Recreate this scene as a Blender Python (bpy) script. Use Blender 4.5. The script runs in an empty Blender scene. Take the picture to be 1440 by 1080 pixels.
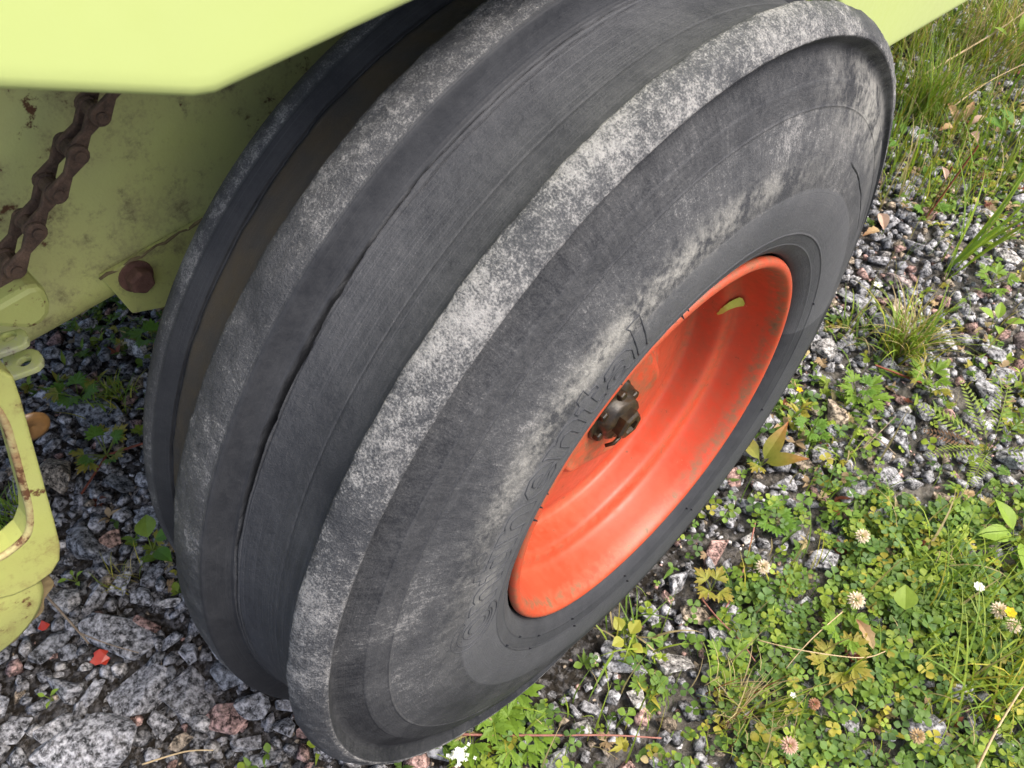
import bpy, bmesh, math, random
import numpy as np
from mathutils import Vector, Matrix
random.seed(7); rng = np.random.default_rng(7)
S = bpy.context.scene; COL = S.collection
Z0 = 0.400                                   # height of the wheel axle above the gravel

# ------------------------------------------------------------------ camera
CAMP = np.array([0.20598875, -0.40366476, 0.63362676 + Z0])
CAMR = np.array([[0.7086445440, -0.5468423262, 0.4458546629],
                 [0.7055392028, 0.5546809942, -0.4410707744],
                 [-0.0061109394, 0.6271303413, 0.7788903591]])
FPX = 1107.815
cd = bpy.data.cameras.new('camera'); cam = bpy.data.objects.new('camera', cd); COL.objects.link(cam)
M = Matrix([[*CAMR[i], CAMP[i]] for i in range(3)] + [[0, 0, 0, 1]]); cam.matrix_world = M
cd.sensor_width = 36.0; cd.lens = FPX * 36.0 / 1440.0; cd.clip_start = 0.02; cd.clip_end = 500
cd.dof.use_dof = True; cd.dof.focus_distance = 0.80; cd.dof.aperture_fstop = 20.0
S.camera = cam
# ------------------------------------------------------------------ light
SUN_AZ = math.radians(30); SUN_EL = math.radians(58)      # azimuth measured from +X towards +Y
w = bpy.data.worlds.new('World'); S.world = w; w.use_nodes = True
nt = w.node_tree; bg = nt.nodes['Background']; sky = nt.nodes.new('ShaderNodeTexSky')
sky.sky_type = 'NISHITA'; sky.sun_disc = False; sky.sun_elevation = SUN_EL; sky.sun_rotation = math.radians(90) - SUN_AZ
sky.air_density = 1.0; sky.dust_density = 6.0; sky.ozone_density = 1.0
nt.links.new(sky.outputs[0], bg.inputs[0]); bg.inputs[1].default_value = 0.15
sd = bpy.data.lights.new('sun', 'SUN'); sd.energy = 1.5; sd.angle = math.radians(22); sd.color = (1, .965, .90)
so = bpy.data.objects.new('sun', sd); COL.objects.link(so)
dv = Vector((math.cos(SUN_EL) * math.cos(SUN_AZ), math.cos(SUN_EL) * math.sin(SUN_AZ), math.sin(SUN_EL)))
so.rotation_euler = dv.to_track_quat('Z', 'Y').to_euler(); so.location = dv * 6
S.view_settings.view_transform = 'Standard'; S.view_settings.look = 'None'
S.view_settings.exposure = 1.08; S.view_settings.gamma = 1.0
S.render.resolution_x = 1024; S.render.resolution_y = 768

# ------------------------------------------------------------------ helpers
def ray(u, v):
    d = CAMR @ np.array([(u - 720) / FPX, -(v - 540) / FPX, -1.0]); return d / np.linalg.norm(d)
def at(u, v, axis, val):
    """photo pixel -> point of the world plane (axis == val)"""
    d = ray(u, v); return CAMP + d * ((val - CAMP[axis]) / d[axis])
def gr(u, v, z=0.0): return at(u, v, 2, z)
def px(p):
    y = (np.asarray(p) - CAMP) @ CAMR
    return np.array([720 + FPX * y[..., 0] / -y[..., 2], 540 + FPX * y[..., 1] / y[..., 2]])

def link(name, me, mat=None, parent=None, smooth=False):
    o = bpy.data.objects.new(name, me); COL.objects.link(o)
    if mat and not me.materials: me.materials.append(mat)
    if parent: o.parent = parent
    if smooth:
        me.polygons.foreach_set('use_smooth', [True] * len(me.polygons))
    return o
def mesh(name, V, F, mat=None, parent=None, smooth=False):
    me = bpy.data.meshes.new(name); me.from_pydata([tuple(map(float, v)) for v in V], [], F); me.update()
    return link(name, me, mat, parent, smooth)
def from_bm(name, bm, mat=None, parent=None, smooth=False):
    me = bpy.data.meshes.new(name); bm.to_mesh(me); bm.free()
    return link(name, me, mat, parent, smooth)
def bevel(o, wd, seg=2):
    m = o.modifiers.new('bevel', 'BEVEL'); m.width = wd; m.segments = seg; m.limit_method = 'ANGLE'; m.angle_limit = math.radians(35)
    return o
def empty(name, loc=(0, 0, 0), parent=None):
    o = bpy.data.objects.new(name, None); COL.objects.link(o); o.location = loc; o.empty_display_size = .05
    if parent: o.parent = parent
    return o
def tag(o, label, cat, group=None):
    o['label'] = label; o['category'] = cat
    if group: o['group'] = group
    return o
def struct(o): o['kind'] = 'structure'; return o
def stuff(o, label=None, cat=None):
    o['kind'] = 'stuff'
    if label: o['label'] = label
    if cat: o['category'] = cat
    return o
def plate(name, outer, holes, vec, mat, parent, bev=0.0015, smooth=False):
    """a flat plate with outline and holes (3-D loops in one plane), thickened along vec"""
    bm = bmesh.new(); es = []
    for lp in [outer] + list(holes):
        vs = [bm.verts.new(tuple(p)) for p in lp]
        es += [bm.edges.new((vs[i], vs[(i + 1) % len(vs)])) for i in range(len(vs))]
    r = bmesh.ops.triangle_fill(bm, edges=es, use_beauty=True)
    fs = [f for f in bm.faces]
    ex = bmesh.ops.extrude_face_region(bm, geom=fs)
    bmesh.ops.translate(bm, verts=[g for g in ex['geom'] if isinstance(g, bmesh.types.BMVert)], vec=Vector(tuple(vec)))
    bmesh.ops.recalc_face_normals(bm, faces=bm.faces)
    bmesh.ops.dissolve_limit(bm, angle_limit=math.radians(1), verts=bm.verts, edges=bm.edges)
    o = from_bm(name, bm, mat, parent, smooth)
    if bev: bevel(o, bev, 2)
    return o
def smooth_loop(P, n=6, closed=True):
    P = [np.asarray(p, float) for p in P]; out = []; L = len(P)
    for i in range(L if closed else L - 1):
        p0, p1, p2, p3 = (P[(i - 1) % L], P[i], P[(i + 1) % L], P[(i + 2) % L]) if closed else (P[max(i - 1, 0)], P[i], P[i + 1], P[min(i + 2, L - 1)])
        for k in range(n):
            u = k / n
            out.append(.5 * (2 * p1 + (-p0 + p2) * u + (2 * p0 - 5 * p1 + 4 * p2 - p3) * u * u + (-p0 + 3 * p1 - 3 * p2 + p3) * u ** 3))
    if not closed: out.append(P[-1])
    return out
def tube_arrays(path, rad, sides=6, closed=False):
    P = np.array(path, float); n = len(P); V = []; F = []
    rad = np.broadcast_to(np.asarray(rad, float), (n,))
    for i in range(n):
        t = P[(i + 1) % n if closed else min(i + 1, n - 1)] - P[i - 1 if (closed or i) else 0]
        t = t / (np.linalg.norm(t) + 1e-12)
        a = np.cross(t, [0.31, 0.2, 0.93]); a /= np.linalg.norm(a) + 1e-9; b = np.cross(t, a)
        for k in range(sides):
            g = 2 * math.pi * k / sides; V.append(P[i] + rad[i] * (math.cos(g) * a + math.sin(g) * b))
    for i in range(n if closed else n - 1):
        for k in range(sides):
            j = (i + 1) % n; k2 = (k + 1) % sides
            F.append((i * sides + k, i * sides + k2, j * sides + k2, j * sides + k))
    if not closed:
        F.append(tuple(range(sides - 1, -1, -1))); F.append(tuple((n - 1) * sides + k for k in range(sides)))
    return V, F
def revolve(prof, n, axis_z=Z0, t0=0.0):
    """(x, r) profile turned about the wheel axle"""
    V = []; F = []; m = len(prof)
    for i in range(n):
        a = t0 + 2 * math.pi * i / n; c, s = math.cos(a), math.sin(a)
        V += [(x, r * c, axis_z + r * s) for x, r in prof]
    for i in range(n):
        j = (i + 1) % n
        F += [(i * m + k, j * m + k, j * m + k + 1, i * m + k + 1) for k in range(m - 1)]
    return V, F

# ------------------------------------------------------------------ materials
class N:
    """small node-graph writer"""
    def __init__(s, name):
        s.m = bpy.data.materials.new(name); s.m.use_nodes = True; s.t = s.m.node_tree; s.b = s.t.nodes['Principled BSDF']
    def n(s, kind, ins={}, **kw):
        d = s.t.nodes.new(kind)
        for k, v in kw.items(): setattr(d, k, v)
        for k, v in ins.items():
            i = d.inputs[k]
            if isinstance(v, bpy.types.NodeSocket): s.t.links.new(v, i)
            else: i.default_value = v
        return d
    def co(s, scale=(1, 1, 1), src='Object', rnd=False):
        if src == 'UV': v = s.n('ShaderNodeUVMap').outputs[0]
        else: v = s.n('ShaderNodeTexCoord').outputs[src]
        if rnd:
            r = s.n('ShaderNodeObjectInfo').outputs['Random']
            v = s.n('ShaderNodeVectorMath', {0: v, 1: s.n('ShaderNodeVectorMath', {0: s.comb(r, r, r), 1: (3.1, 5.7, 9.3)}, operation='MULTIPLY').outputs[0]}, operation='ADD').outputs[0]
        return s.n('ShaderNodeMapping', {0: v, 3: scale}).outputs[0]
    def comb(s, x, y, z): return s.n('ShaderNodeCombineXYZ', {0: x, 1: y, 2: z}).outputs[0]
    def noise(s, vec, sc, det=4, rough=.55, dist=0): return s.n('ShaderNodeTexNoise', {'Vector': vec, 'Scale': sc, 'Detail': det, 'Roughness': rough, 'Distortion': dist}).outputs[0]
    def voro(s, vec, sc, feat='F1', out='Distance'): return s.n('ShaderNodeTexVoronoi', {'Vector': vec, 'Scale': sc}, feature=feat).outputs[out]
    def ramp(s, f, *st):
        d = s.n('ShaderNodeValToRGB', {0: f}); e = d.color_ramp.elements
        while len(e) < len(st): e.new(.5)
        for k, (p, c) in enumerate(st):
            e[k].position = p; e[k].color = (c, c, c, 1) if isinstance(c, (int, float)) else (*c, 1)
        return d.outputs[0]
    def mix(s, f, a, b, mode='MIX'):
        d = s.n('ShaderNodeMix', data_type='RGBA', blend_type=mode)
        for i, v in ((0, f), (6, a), (7, b)):
            if isinstance(v, bpy.types.NodeSocket): s.t.links.new(v, d.inputs[i])
            else: d.inputs[i].default_value = v if i == 0 else ((*v, 1) if len(v) == 3 else v)
        return d.outputs[2]
    def math(s, op, a, b=0.0, clamp=False): return s.n('ShaderNodeMath', {0: a, 1: b}, operation=op, use_clamp=clamp).outputs[0]
    def attr(s, nm, out='Fac'): return s.n('ShaderNodeAttribute', attribute_name=nm).outputs[out]
    def out(s, col=None, rough=None, bump=None, metal=None, dist=.001, strength=1.0, spec=None, nrm=None):
        for k, v in (('Base Color', col), ('Roughness', rough), ('Metallic', metal), ('Specular IOR Level', spec)):
            if v is None: continue
            if isinstance(v, bpy.types.NodeSocket): s.t.links.new(v, s.b.inputs[k])
            else: s.b.inputs[k].default_value = (*v, 1) if isinstance(v, tuple) and len(v) == 3 else v
        if bump is not None:
            bs = bump if isinstance(bump, list) else [(bump, dist, strength)]; prev = None
            for (h, d, st) in bs:
                ins = {'Height': h, 'Distance': d, 'Strength': st}
                if prev is not None: ins['Normal'] = prev
                prev = s.n('ShaderNodeBump', ins).outputs[0]
            s.t.links.new(prev, s.b.inputs['Normal'])
        return s.m

def mat_tyre():
    g = N('old_rubber'); uv = g.co(src='UV')
    ob = g.co()
    dust = g.attr('dust'); brown = g.attr('mud'); side = g.attr('side')
    fine = g.noise(ob, 760, 2, .85); mid = g.noise(ob, 170, 3, .7); big = g.noise(ob, 26, 3, .6); huge = g.noise(ob, 8, 2, .5)
    cir = g.noise(g.co((5, 1100, 1), 'UV'), 1.0, 2, .6)             # scratches along the tread
    rad = g.noise(g.co((420, 22, 1), 'UV'), 1.0, 2, .6)             # streaks across the sidewall
    tn = g.math('ADD', g.attr('tone'), g.math('MULTIPLY', g.math('SUBTRACT', g.math('ADD', g.math('MULTIPLY', big, .6), g.math('MULTIPLY', mid, .4)), .5), .35), True)
    base = g.mix(tn, (.013, .0145, .0185), (.138, .144, .155))
    base = g.mix(g.math('MULTIPLY', g.ramp(cir, (.5, 0), (.72, 1)), g.math('MULTIPLY', g.ramp(huge, (.4, .1), (.6, .55)), g.math('MULTIPLY', g.math('MULTIPLY', dust, 2.4, True), g.math('SUBTRACT', 1.0, g.math('MULTIPLY', side, .75))))), base, (.15, .154, .165))
    spk = g.math('ADD', g.math('MULTIPLY', fine, .62), g.math('MULTIPLY', mid, .38))
    blo = g.math('ADD', g.math('MULTIPLY', g.math('SUBTRACT', big, .5), .42), g.math('MULTIPLY', g.math('SUBTRACT', huge, .5), .48))
    blo = g.math('ADD', blo, g.math('MULTIPLY', side, g.math('MULTIPLY', g.math('SUBTRACT', rad, .5), .28)))
    thr = g.math('SUBTRACT', .80, g.math('MULTIPLY', dust, .36))
    f = g.math('MULTIPLY', g.math('SUBTRACT', g.math('ADD', spk, blo), thr), 7.0, True)
    f = g.math('MULTIPLY', f, g.math('ADD', .30, g.math('MULTIPLY', dust, .60)))
    dcol = g.mix(mid, (.17, .17, .172), (.40, .395, .385))
    film = g.math('MULTIPLY', dust, g.ramp(g.math('ADD', spk, blo), (.38, .0), (.66, .75)))
    c = g.mix(film, base, (.14, .142, .145))
    c = g.mix(f, c, dcol)
    pale = g.math('MULTIPLY', g.attr('pale'), g.ramp(g.math('ADD', g.math('MULTIPLY', mid, .5), g.math('MULTIPLY', big, .5)), (.42, 0), (.58, 1)))
    c = g.mix(g.math('MULTIPLY', pale, .75), c, (.36, .355, .325))
    c = g.mix(g.math('MULTIPLY', brown, g.ramp(big, (.3, .2), (.65, 1))), c, (.085, .066, .042))
    ro = g.ramp(mid, (.3, .50), (.7, .72))
    return g.out(c, ro, [(g.math('MULTIPLY', g.math('ADD', fine, mid), g.math('ADD', .15, dust)), .0020, .6), (cir, .0006, .35)], spec=.16)

def mat_paint(name, col, dirt=.35, rust=.25, rough=.32, scale=1.0, dcol=(.10, .085, .045), moss=0.0, fade=0.25, bmp=.35):
    g = N(name); ob = g.co((scale,) * 3)
    a = g.noise(ob, 14, 6, .65); b = g.noise(ob, 70, 5, .7); c3 = g.noise(ob, 420, 3, .6); h = g.noise(ob, 5, 3)
    c = g.mix(g.ramp(h, (.3, 0), (.7, 1)), col, tuple(min(1, x * (1 - fade) + fade * .30) for x in col))
    if dirt:
        sp = g.math('ADD', g.math('MULTIPLY', a, .5), g.math('ADD', g.math('MULTIPLY', b, .35), g.math('MULTIPLY', c3, .15)))
        d = g.ramp(sp, (.62 - dirt * .25, 0), (.74 - dirt * .2, 1))
        c = g.mix(g.math('MULTIPLY', d, min(1, .5 + dirt)), c, dcol)
        film = g.ramp(a, (.35, 0), (.7, dirt * .8)); c = g.mix(film, c, tuple(x * 1.6 for x in dcol))
    if moss:
        ms = g.ramp(g.math('ADD', g.math('MULTIPLY', b, .6), g.math('MULTIPLY', a, .4)), (.55, 0), (.62, moss)); c = g.mix(ms, c, (.055, .06, .015))
    if rust:
        r = g.ramp(g.math('ADD', g.math('MULTIPLY', b, .6), g.math('MULTIPLY', h, .4)), (.70 - rust * .22, 0), (.74 - rust * .22, 1)); c = g.mix(r, c, g.mix(c3, (.055, .022, .010), (.17, .075, .03)))
    ro = g.ramp(b, (.3, rough), (.8, min(1, rough + .35)))
    return g.out(c, ro, g.math('ADD', b, c3), dist=.0006, strength=bmp)

def mat_rust(name, a=(.045, .022, .014), b=(.16, .085, .05)):
    g = N(name); ob = g.co(rnd=True)
    n1 = g.noise(ob, 120, 6, .7); n2 = g.noise(ob, 700, 3, .7)
    c = g.mix(g.ramp(n1, (.3, 0), (.7, 1)), a, b); c = g.mix(g.ramp(n2, (.55, 0), (.8, .6)), c, (.23, .13, .08))
    return g.out(c, .82, g.math('ADD', n1, n2), dist=.0012, strength=.8)

def mat_stone(name, per_object):
    g = N(name); ob = g.n('ShaderNodeNewGeometry').outputs['Position']
    n1 = g.noise(ob, 125, 4, .62); n2 = g.noise(ob, 330, 3, .62); n3 = g.noise(ob, 36, 4, .6)
    v = g.voro(ob, 330)
    base = g.ramp(n1, (.38, .025), (.46, .12), (.54, .25), (.63, .48))
    c = g.mix(g.ramp(n2, (.52, 0), (.66, .7)), base, (.40, .40, .405))
    c = g.mix(g.ramp(n2, (.30, .7), (.40, 0)), c, (.035, .035, .038))
    tint = g.n('ShaderNodeObjectInfo').outputs['Color'] if per_object else g.attr('col', 'Color')
    c = g.mix(1.0, c, tint, 'MULTIPLY')
    c = g.mix(g.ramp(n3, (.55, 0), (.8, .35)), c, (.13, .115, .09))
    return g.out(c, .78, [(g.math('ADD', n1, n2), .003, .55), (n3, .008, .5)], spec=.12)

def mat_leaf(name, trans=.25, rough=.5):
    g = N(name); ob = g.co()
    col = g.attr('col', 'Color'); n = g.noise(ob, 160, 3, .6)
    c = g.mix(g.ramp(n, (.3, 0), (.7, .5)), col, g.mix(1.0, col, (.6, .62, .5), 'MULTIPLY'))
    g.out(c, rough, n, dist=.0008, strength=.4, spec=.25)
    tr = g.n('ShaderNodeBsdfTranslucent', {0: g.mix(1.0, c, (1.3, 1.4, .7), 'MULTIPLY')})
    mx = g.n('ShaderNodeMixShader', {0: trans, 1: g.b.outputs[0], 2: tr.outputs[0]})
    g.t.links.new(mx.outputs[0], g.t.nodes['Material Output'].inputs[0]); return g.m

def mat_plain(name, c1, c2, sc=60, rough=.6, bump=.4, metal=0):
    g = N(name); ob = g.co(rnd=True); n = g.noise(ob, sc, 5, .65)
    return g.out(g.mix(g.ramp(n, (.3, 0), (.7, 1)), c1, c2), rough, n, dist=.001, strength=bump, metal=metal)

def mat_ground():
    g = N('soil_and_grit'); ob = g.co(); n = g.noise(ob, 9, 6, .7); n2 = g.noise(ob, 90, 5, .7); v = g.voro(ob, 120, out='Color'); vd = g.voro(ob, 120)
    c = g.mix(g.ramp(n, (.35, 0), (.65, 1)), (.016, .013, .010), (.045, .039, .032))
    gv = g.n('ShaderNodeSeparateColor', {0: v}).outputs[0]
    c = g.mix(g.ramp(n2, (.45, 0), (.6, .7)), c, g.mix(gv, (.05, .05, .055), (.26, .25, .25)))
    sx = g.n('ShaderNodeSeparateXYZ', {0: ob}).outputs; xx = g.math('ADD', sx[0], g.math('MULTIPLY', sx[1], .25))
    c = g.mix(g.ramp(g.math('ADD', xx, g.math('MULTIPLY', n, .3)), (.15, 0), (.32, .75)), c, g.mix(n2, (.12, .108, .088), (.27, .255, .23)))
    return g.out(c, .95, [(n2, .01, .8), (vd, -.006, .8)], spec=.1)

def mat_rim():
    g = N('orange_rim_paint'); ob = g.co()
    a = g.noise(ob, 16, 5, .6); b = g.noise(ob, 90, 5, .7); c3 = g.noise(ob, 500, 3, .6)
    c = g.mix(g.ramp(a, (.35, 0), (.7, 1)), (.46, .047, .015), (.50, .062, .024))
    c = g.mix(g.ramp(g.noise(ob, 6, 3), (.4, .0), (.7, .3)), c, (.47, .12, .06))
    d = g.math('MULTIPLY', g.attr('dirt'), g.ramp(b, (.38, 0), (.62, 1))); c = g.mix(d, c, (.16, .11, .055))
    c = g.mix(g.ramp(c3, (.72, 0), (.76, .7)), c, (.75, .5, .4))
    c = g.mix(g.ramp(b, (.655, 0), (.69, .85)), c, (.16, .055, .025))
    return g.out(c, g.ramp(b, (.3, .42), (.8, .62)), g.math('ADD', a, g.math('MULTIPLY', b, .3)), dist=.0012, strength=.3)

T_TYRE = mat_tyre(); T_RIM = mat_rim()
T_PANEL = mat_paint('lime_panel_paint', (.445, .53, .185), dirt=.03, rust=.12, rough=.30, fade=.10, bmp=.06)
T_CHASSIS = mat_paint('dirty_lime_chassis_paint', (.60, .63, .20), dirt=.50, rust=.46, rough=.5, moss=.30, dcol=(.24, .20, .10))
T_BRACK = mat_paint('lime_bracket_paint', (.56, .60, .17), dirt=.45, rust=.42, rough=.4, moss=.25, dcol=(.24, .20, .10))
T_ARM = mat_paint('worn_lime_arm_paint', (.44, .49, .11), dirt=.42, rust=.44, rough=.30, dcol=(.20, .15, .06))
T_EAR = mat_paint('chipped_lime_ear_paint', (.40, .47, .08), dirt=.62, rust=.35, dcol=(.3, .3, .26), rough=.4)
T_CHAIN = mat_rust('rusty_chain_steel', (.032, .020, .014), (.15, .092, .060)); T_BOLT = mat_rust('rusty_bolt', (.08, .035, .025), (.22, .11, .08))
T_CLAY = mat_plain('mud_caked_steel', (.12, .085, .04), (.26, .20, .10), 90, .85, .8)
T_GREASE = mat_plain('greasy_hub_steel', (.004, .0035, .003), (.040, .025, .008), 110, .42, .9)
T_HOLE = mat_plain('scraped_steel', (.25, .25, .24), (.45, .45, .43), 200, .5, .3, .6)
T_STONE = mat_stone('granite_stone', True); T_GRAVEL = mat_stone('granite_gravel', False)
T_GROUND = mat_ground(); T_LEAF = mat_leaf('leaf', .28); T_DRY = mat_leaf('dry_plant', .12, .8)
T_RED = mat_plain('red_plastic', (.30, .022, .010), (.40, .035, .015), 60, .4, .2)
T_REFL = mat_plain('brown_plastic', (.09, .05, .02), (.26, .14, .05), 60, .3, .2)
T_DARK = mat_plain('underbody_paint', (.06, .065, .02), (.12, .12, .04), 20, .7, .3)

# ================================================================== GROUND
def stone_hull(seed, npts, bev):
    r = random.Random(seed); bm = bmesh.new()
    ax = (0.5, r.uniform(.32, .46), r.uniform(.22, .36))
    for _ in range(npts):
        v = Vector((r.gauss(0, 1), r.gauss(0, 1), r.gauss(0, 1))); v.normalize()
        m = max(abs(v.x), abs(v.y), abs(v.z)); v = v * (.30 + .70 / m * .70) * r.uniform(.86, 1.0)      # between sphere and box
        bm.verts.new((v.x * ax[0], v.y * ax[1], v.z * ax[2]))
    h = bmesh.ops.convex_hull(bm, input=bm.verts)
    bmesh.ops.delete(bm, geom=[v for v in bm.verts if not v.link_faces], context='VERTS')
    bmesh.ops.dissolve_limit(bm, angle_limit=math.radians(9), verts=bm.verts, edges=bm.edges)
    if bev: bmesh.ops.bevel(bm, geom=list(bm.edges), offset=.013, segments=1, affect='EDGES', clamp_overlap=True)
    bmesh.ops.triangulate(bm, faces=bm.faces)
    bmesh.ops.recalc_face_normals(bm, faces=bm.faces)
    return bm
def bm_arrays(bm):
    bm.verts.index_update(); V = np.array([v.co[:] for v in bm.verts]); F = np.array([[v.index for v in f.verts] for f in bm.faces]); bm.free(); return V, F
def rotm(yaw, pitch=0.0, roll=0.0):
    return np.array((Matrix.Rotation(yaw, 3, 'Z') @ Matrix.Rotation(pitch, 3, 'Y') @ Matrix.Rotation(roll, 3, 'X')))
class Bag:
    """many small pieces of one mass, joined into one mesh with a colour per piece"""
    def __init__(s): s.V = []; s.F = []; s.C = []; s.n = 0
    def add(s, V, F, R, t, sc, col):
        W = (V * sc) @ R.T + t; s.V.append(W); s.F.append(F + s.n); s.n += len(W)
        s.C.append(np.broadcast_to(np.asarray(col, float), (len(W), 3)))
    def build(s, name, mat, smooth=False):
        V = np.concatenate(s.V); F = np.concatenate(s.F); C = np.concatenate(s.C)
        me = bpy.data.meshes.new(name); me.vertices.add(len(V)); me.vertices.foreach_set('co', V.astype('f').ravel())
        me.loops.add(F.size); me.loops.foreach_set('vertex_index', F.astype('i').ravel())
        me.polygons.add(len(F)); me.polygons.foreach_set('loop_start', np.arange(0, F.size, 3, dtype='i')); me.polygons.foreach_set('loop_total', np.full(len(F), 3, 'i'))
        me.update(calc_edges=True); me.validate()
        a = me.attributes.new('col', 'FLOAT_COLOR', 'POINT'); a.data.foreach_set('color', np.concatenate([C, np.ones((len(C), 1))], 1).astype('f').ravel())
        return link(name, me, mat, None, smooth)
def set_col(me, col, jitter=None):
    n = len(me.vertices); C = np.ones((n, 4), 'f'); C[:, :3] = col if jitter is None else jitter(np.array([v.co[:] for v in me.vertices]))
    a = me.attributes.new('col', 'FLOAT_COLOR', 'POINT'); a.data.foreach_set('color', C.ravel())

def vnoise(seed, size=64):
    g = np.random.default_rng(seed).random((size, size))
    def f(u, v):
        u = np.asarray(u, float); v = np.asarray(v, float); i = np.floor(u).astype(int); j = np.floor(v).astype(int); a = u - i; b = v - j
        a = a * a * (3 - 2 * a); b = b * b * (3 - 2 * b); i %= size; j %= size; i2 = (i + 1) % size; j2 = (j + 1) % size
        return g[i, j] * (1 - a) * (1 - b) + g[i2, j] * a * (1 - b) + g[i, j2] * (1 - a) * b + g[i2, j2] * a * b - .5
    return f
# one sheet: fine near the wheel, reaching far out
xs = np.concatenate([[-60, -25, -10, -5, -3], np.arange(-1.8, 1.61, .05), [2.5, 4, 8, 20, 60]])
ys = np.concatenate([[-60, -25, -10, -5, -2.5], np.arange(-1.4, 2.81, .05), [4, 7, 14, 30, 60]])
gn = vnoise(3)
V = [(x, y, -.016 + .012 * float(gn(x * 5 + 50, y * 5 + 50)) + .006 * float(gn(x * 17 + 80, y * 17 + 80))) for x in xs for y in ys]
ny = len(ys); F = [(i * ny + j, (i + 1) * ny + j, (i + 1) * ny + j + 1, i * ny + j + 1) for i in range(len(xs) - 1) for j in range(ny - 1)]
ground = struct(mesh('ground', V, F, T_GROUND, None, True)); ground['label'] = 'stony ground of crushed granite and dark soil'

GREY = (1, 1, 1.04); PINK = (1.25, .82, .72); PALE = (1.35, 1.3, 1.25); DARKS = (.62, .64, .68); BROWN = (1.0, .82, .62)
HAND = [  # photo pixels of the long axis, breadth / length, tint
 (34,1058,222,1038,.50,GREY),(148,958,238,985,.85,GREY),(230,940,298,1012,.85,GREY),(110,868,222,916,.45,GREY),(286,998,352,1016,.75,PINK),
 (74,932,106,984,.6,GREY),(106,1002,152,948,.5,GREY),(33,938,102,878,.5,DARKS),(36,1042,120,1000,.5,GREY),(-8,1055,42,992,.8,GREY),(76,915,114,917,.8,DARKS),
 (210,998,244,1038,.7,GREY),(298,928,344,972,.6,DARKS),(328,984,385,1002,.7,GREY),(384,988,422,992,.7,GREY),(386,1008,414,1038,.8,GREY),(410,1024,438,1028,.85,PINK),
 (433,1044,480,1062,.7,GREY),(233,1058,278,1028,.6,BROWN),(316,1046,382,1038,.5,GREY),(338,1078,402,1058,.6,GREY),(102,742,142,784,.85,DARKS),(141,748,174,762,.95,(1.15,.75,.58)),
 (101,862,152,822,.7,GREY),(176,834,222,846,.6,GREY),(213,852,260,844,.4,PALE),(181,868,227,886,.6,PINK),(254,903,277,932,.7,GREY),(218,917,264,888,.5,GREY),
 (188,716,236,740,.6,GREY),(60,640,110,690,.7,BROWN),(110,560,160,600,.7,DARKS),(70,550,110,580,.6,DARKS),(150,660,200,690,.6,DARKS),(170,478,210,498,.6,PALE),
 (470,1062,520,1070,.6,GREY),(530,1066,580,1056,.6,GREY),(590,1050,640,1062,.5,GREY),
 (913,932,988,914,.75,PALE),(846,898,888,956,.6,GREY),(992,806,1024,732,.42,PINK),(1012,846,1052,884,.6,GREY),(896,848,930,880,.6,GREY),(930,830,952,850,.7,PINK),
 (1366,488,1428,512,.6,GREY),(1420,470,1470,500,.9,(.55,.42,.4)),(1232,388,1288,402,.6,(1.2,1.0,.95)),(1248,608,1294,644,.7,GREY),(1186,678,1240,692,.7,GREY),(1358,672,1400,688,.8,GREY),
 (1368,530,1408,580,.6,GREY),(1320,480,1356,492,.6,PALE),(1134,602,1166,622,.7,PALE),(1160,646,1184,664,.8,PALE),(1340,660,1358,674,.9,PINK),(1268,330,1300,352,.7,GREY),(1390,350,1440,372,.6,PALE),
 (1180,400,1205,420,.7,GREY),(1300,690,1345,705,.5,BROWN),(1255,255,1290,280,.6,GREY),(1330,210,1360,235,.6,GREY),(700,1010,742,1030,.6,GREY),(810,985,850,1004,.6,GREY),(1100,700,1140,720,.6,GREY)]
placed = []   # x, y, r
def poly(pts): return np.array([gr(u, v)[:2] for u, v in pts])
def inside(P, x, y):
    c = False; j = len(P) - 1
    for i in range(len(P)):
        if (P[i][1] > y) != (P[j][1] > y) and x < (P[j][0] - P[i][0]) * (y - P[i][1]) / (P[j][1] - P[i][1]) + P[i][0]: c = not c
        j = i
    return c
CLOVER = poly([(1075,690),(1160,650),(1300,720),(1450,690),(1500,1200),(600,1200),(665,1050),(745,990),(850,965),(960,940),(1010,880)])
GRASSY = poly([(1240,75),(1360,-30),(1520,-60),(1520,250),(1330,300),(1230,290)])
STON = [stone_hull(100 + k, 12 + k % 4, True) for k in range(24)]
SMESH = []
for k, b in enumerate(STON):
    me = bpy.data.meshes.new('stone'); b.to_mesh(me); b.free(); me.materials.append(T_STONE); SMESH.append(me)
SARR = [bm_arrays(stone_hull(300 + k, 12, False)) for k in range(16)]
def blocked(x, y, r): return -.285 - r < x < .012 + r and abs(y) < .17 + r
cells = {}
def free(x, y, r, k=.72):
    ci, cj = int(x // .1), int(y // .1)
    for a in range(ci - 1, ci + 2):
        for b in range(cj - 1, cj + 2):
            for (X, Y, Rr) in cells.get((a, b), ()):
                if (X - x) ** 2 + (Y - y) ** 2 < (k * (r + Rr)) ** 2: return False
    return True
def put(x, y, r): cells.setdefault((int(x // .1), int(y // .1)), []).append((x, y, r))
single = []   # (x, y, z, length, breadth ratio, yaw, tint, template)
for (a, b, c, d, q, tint) in HAND:
    p, e = gr(a, b), gr(c, d); L = np.linalg.norm(e - p) * 1.12; m = (p + e) / 2
    yaw = math.atan2(e[1] - p[1], e[0] - p[0]); put(m[0], m[1], L * (.5 + .5 * q) * .42)
    single.append((m[0], m[1], L, q, yaw, tint, 9e9))
cand = []
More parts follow.
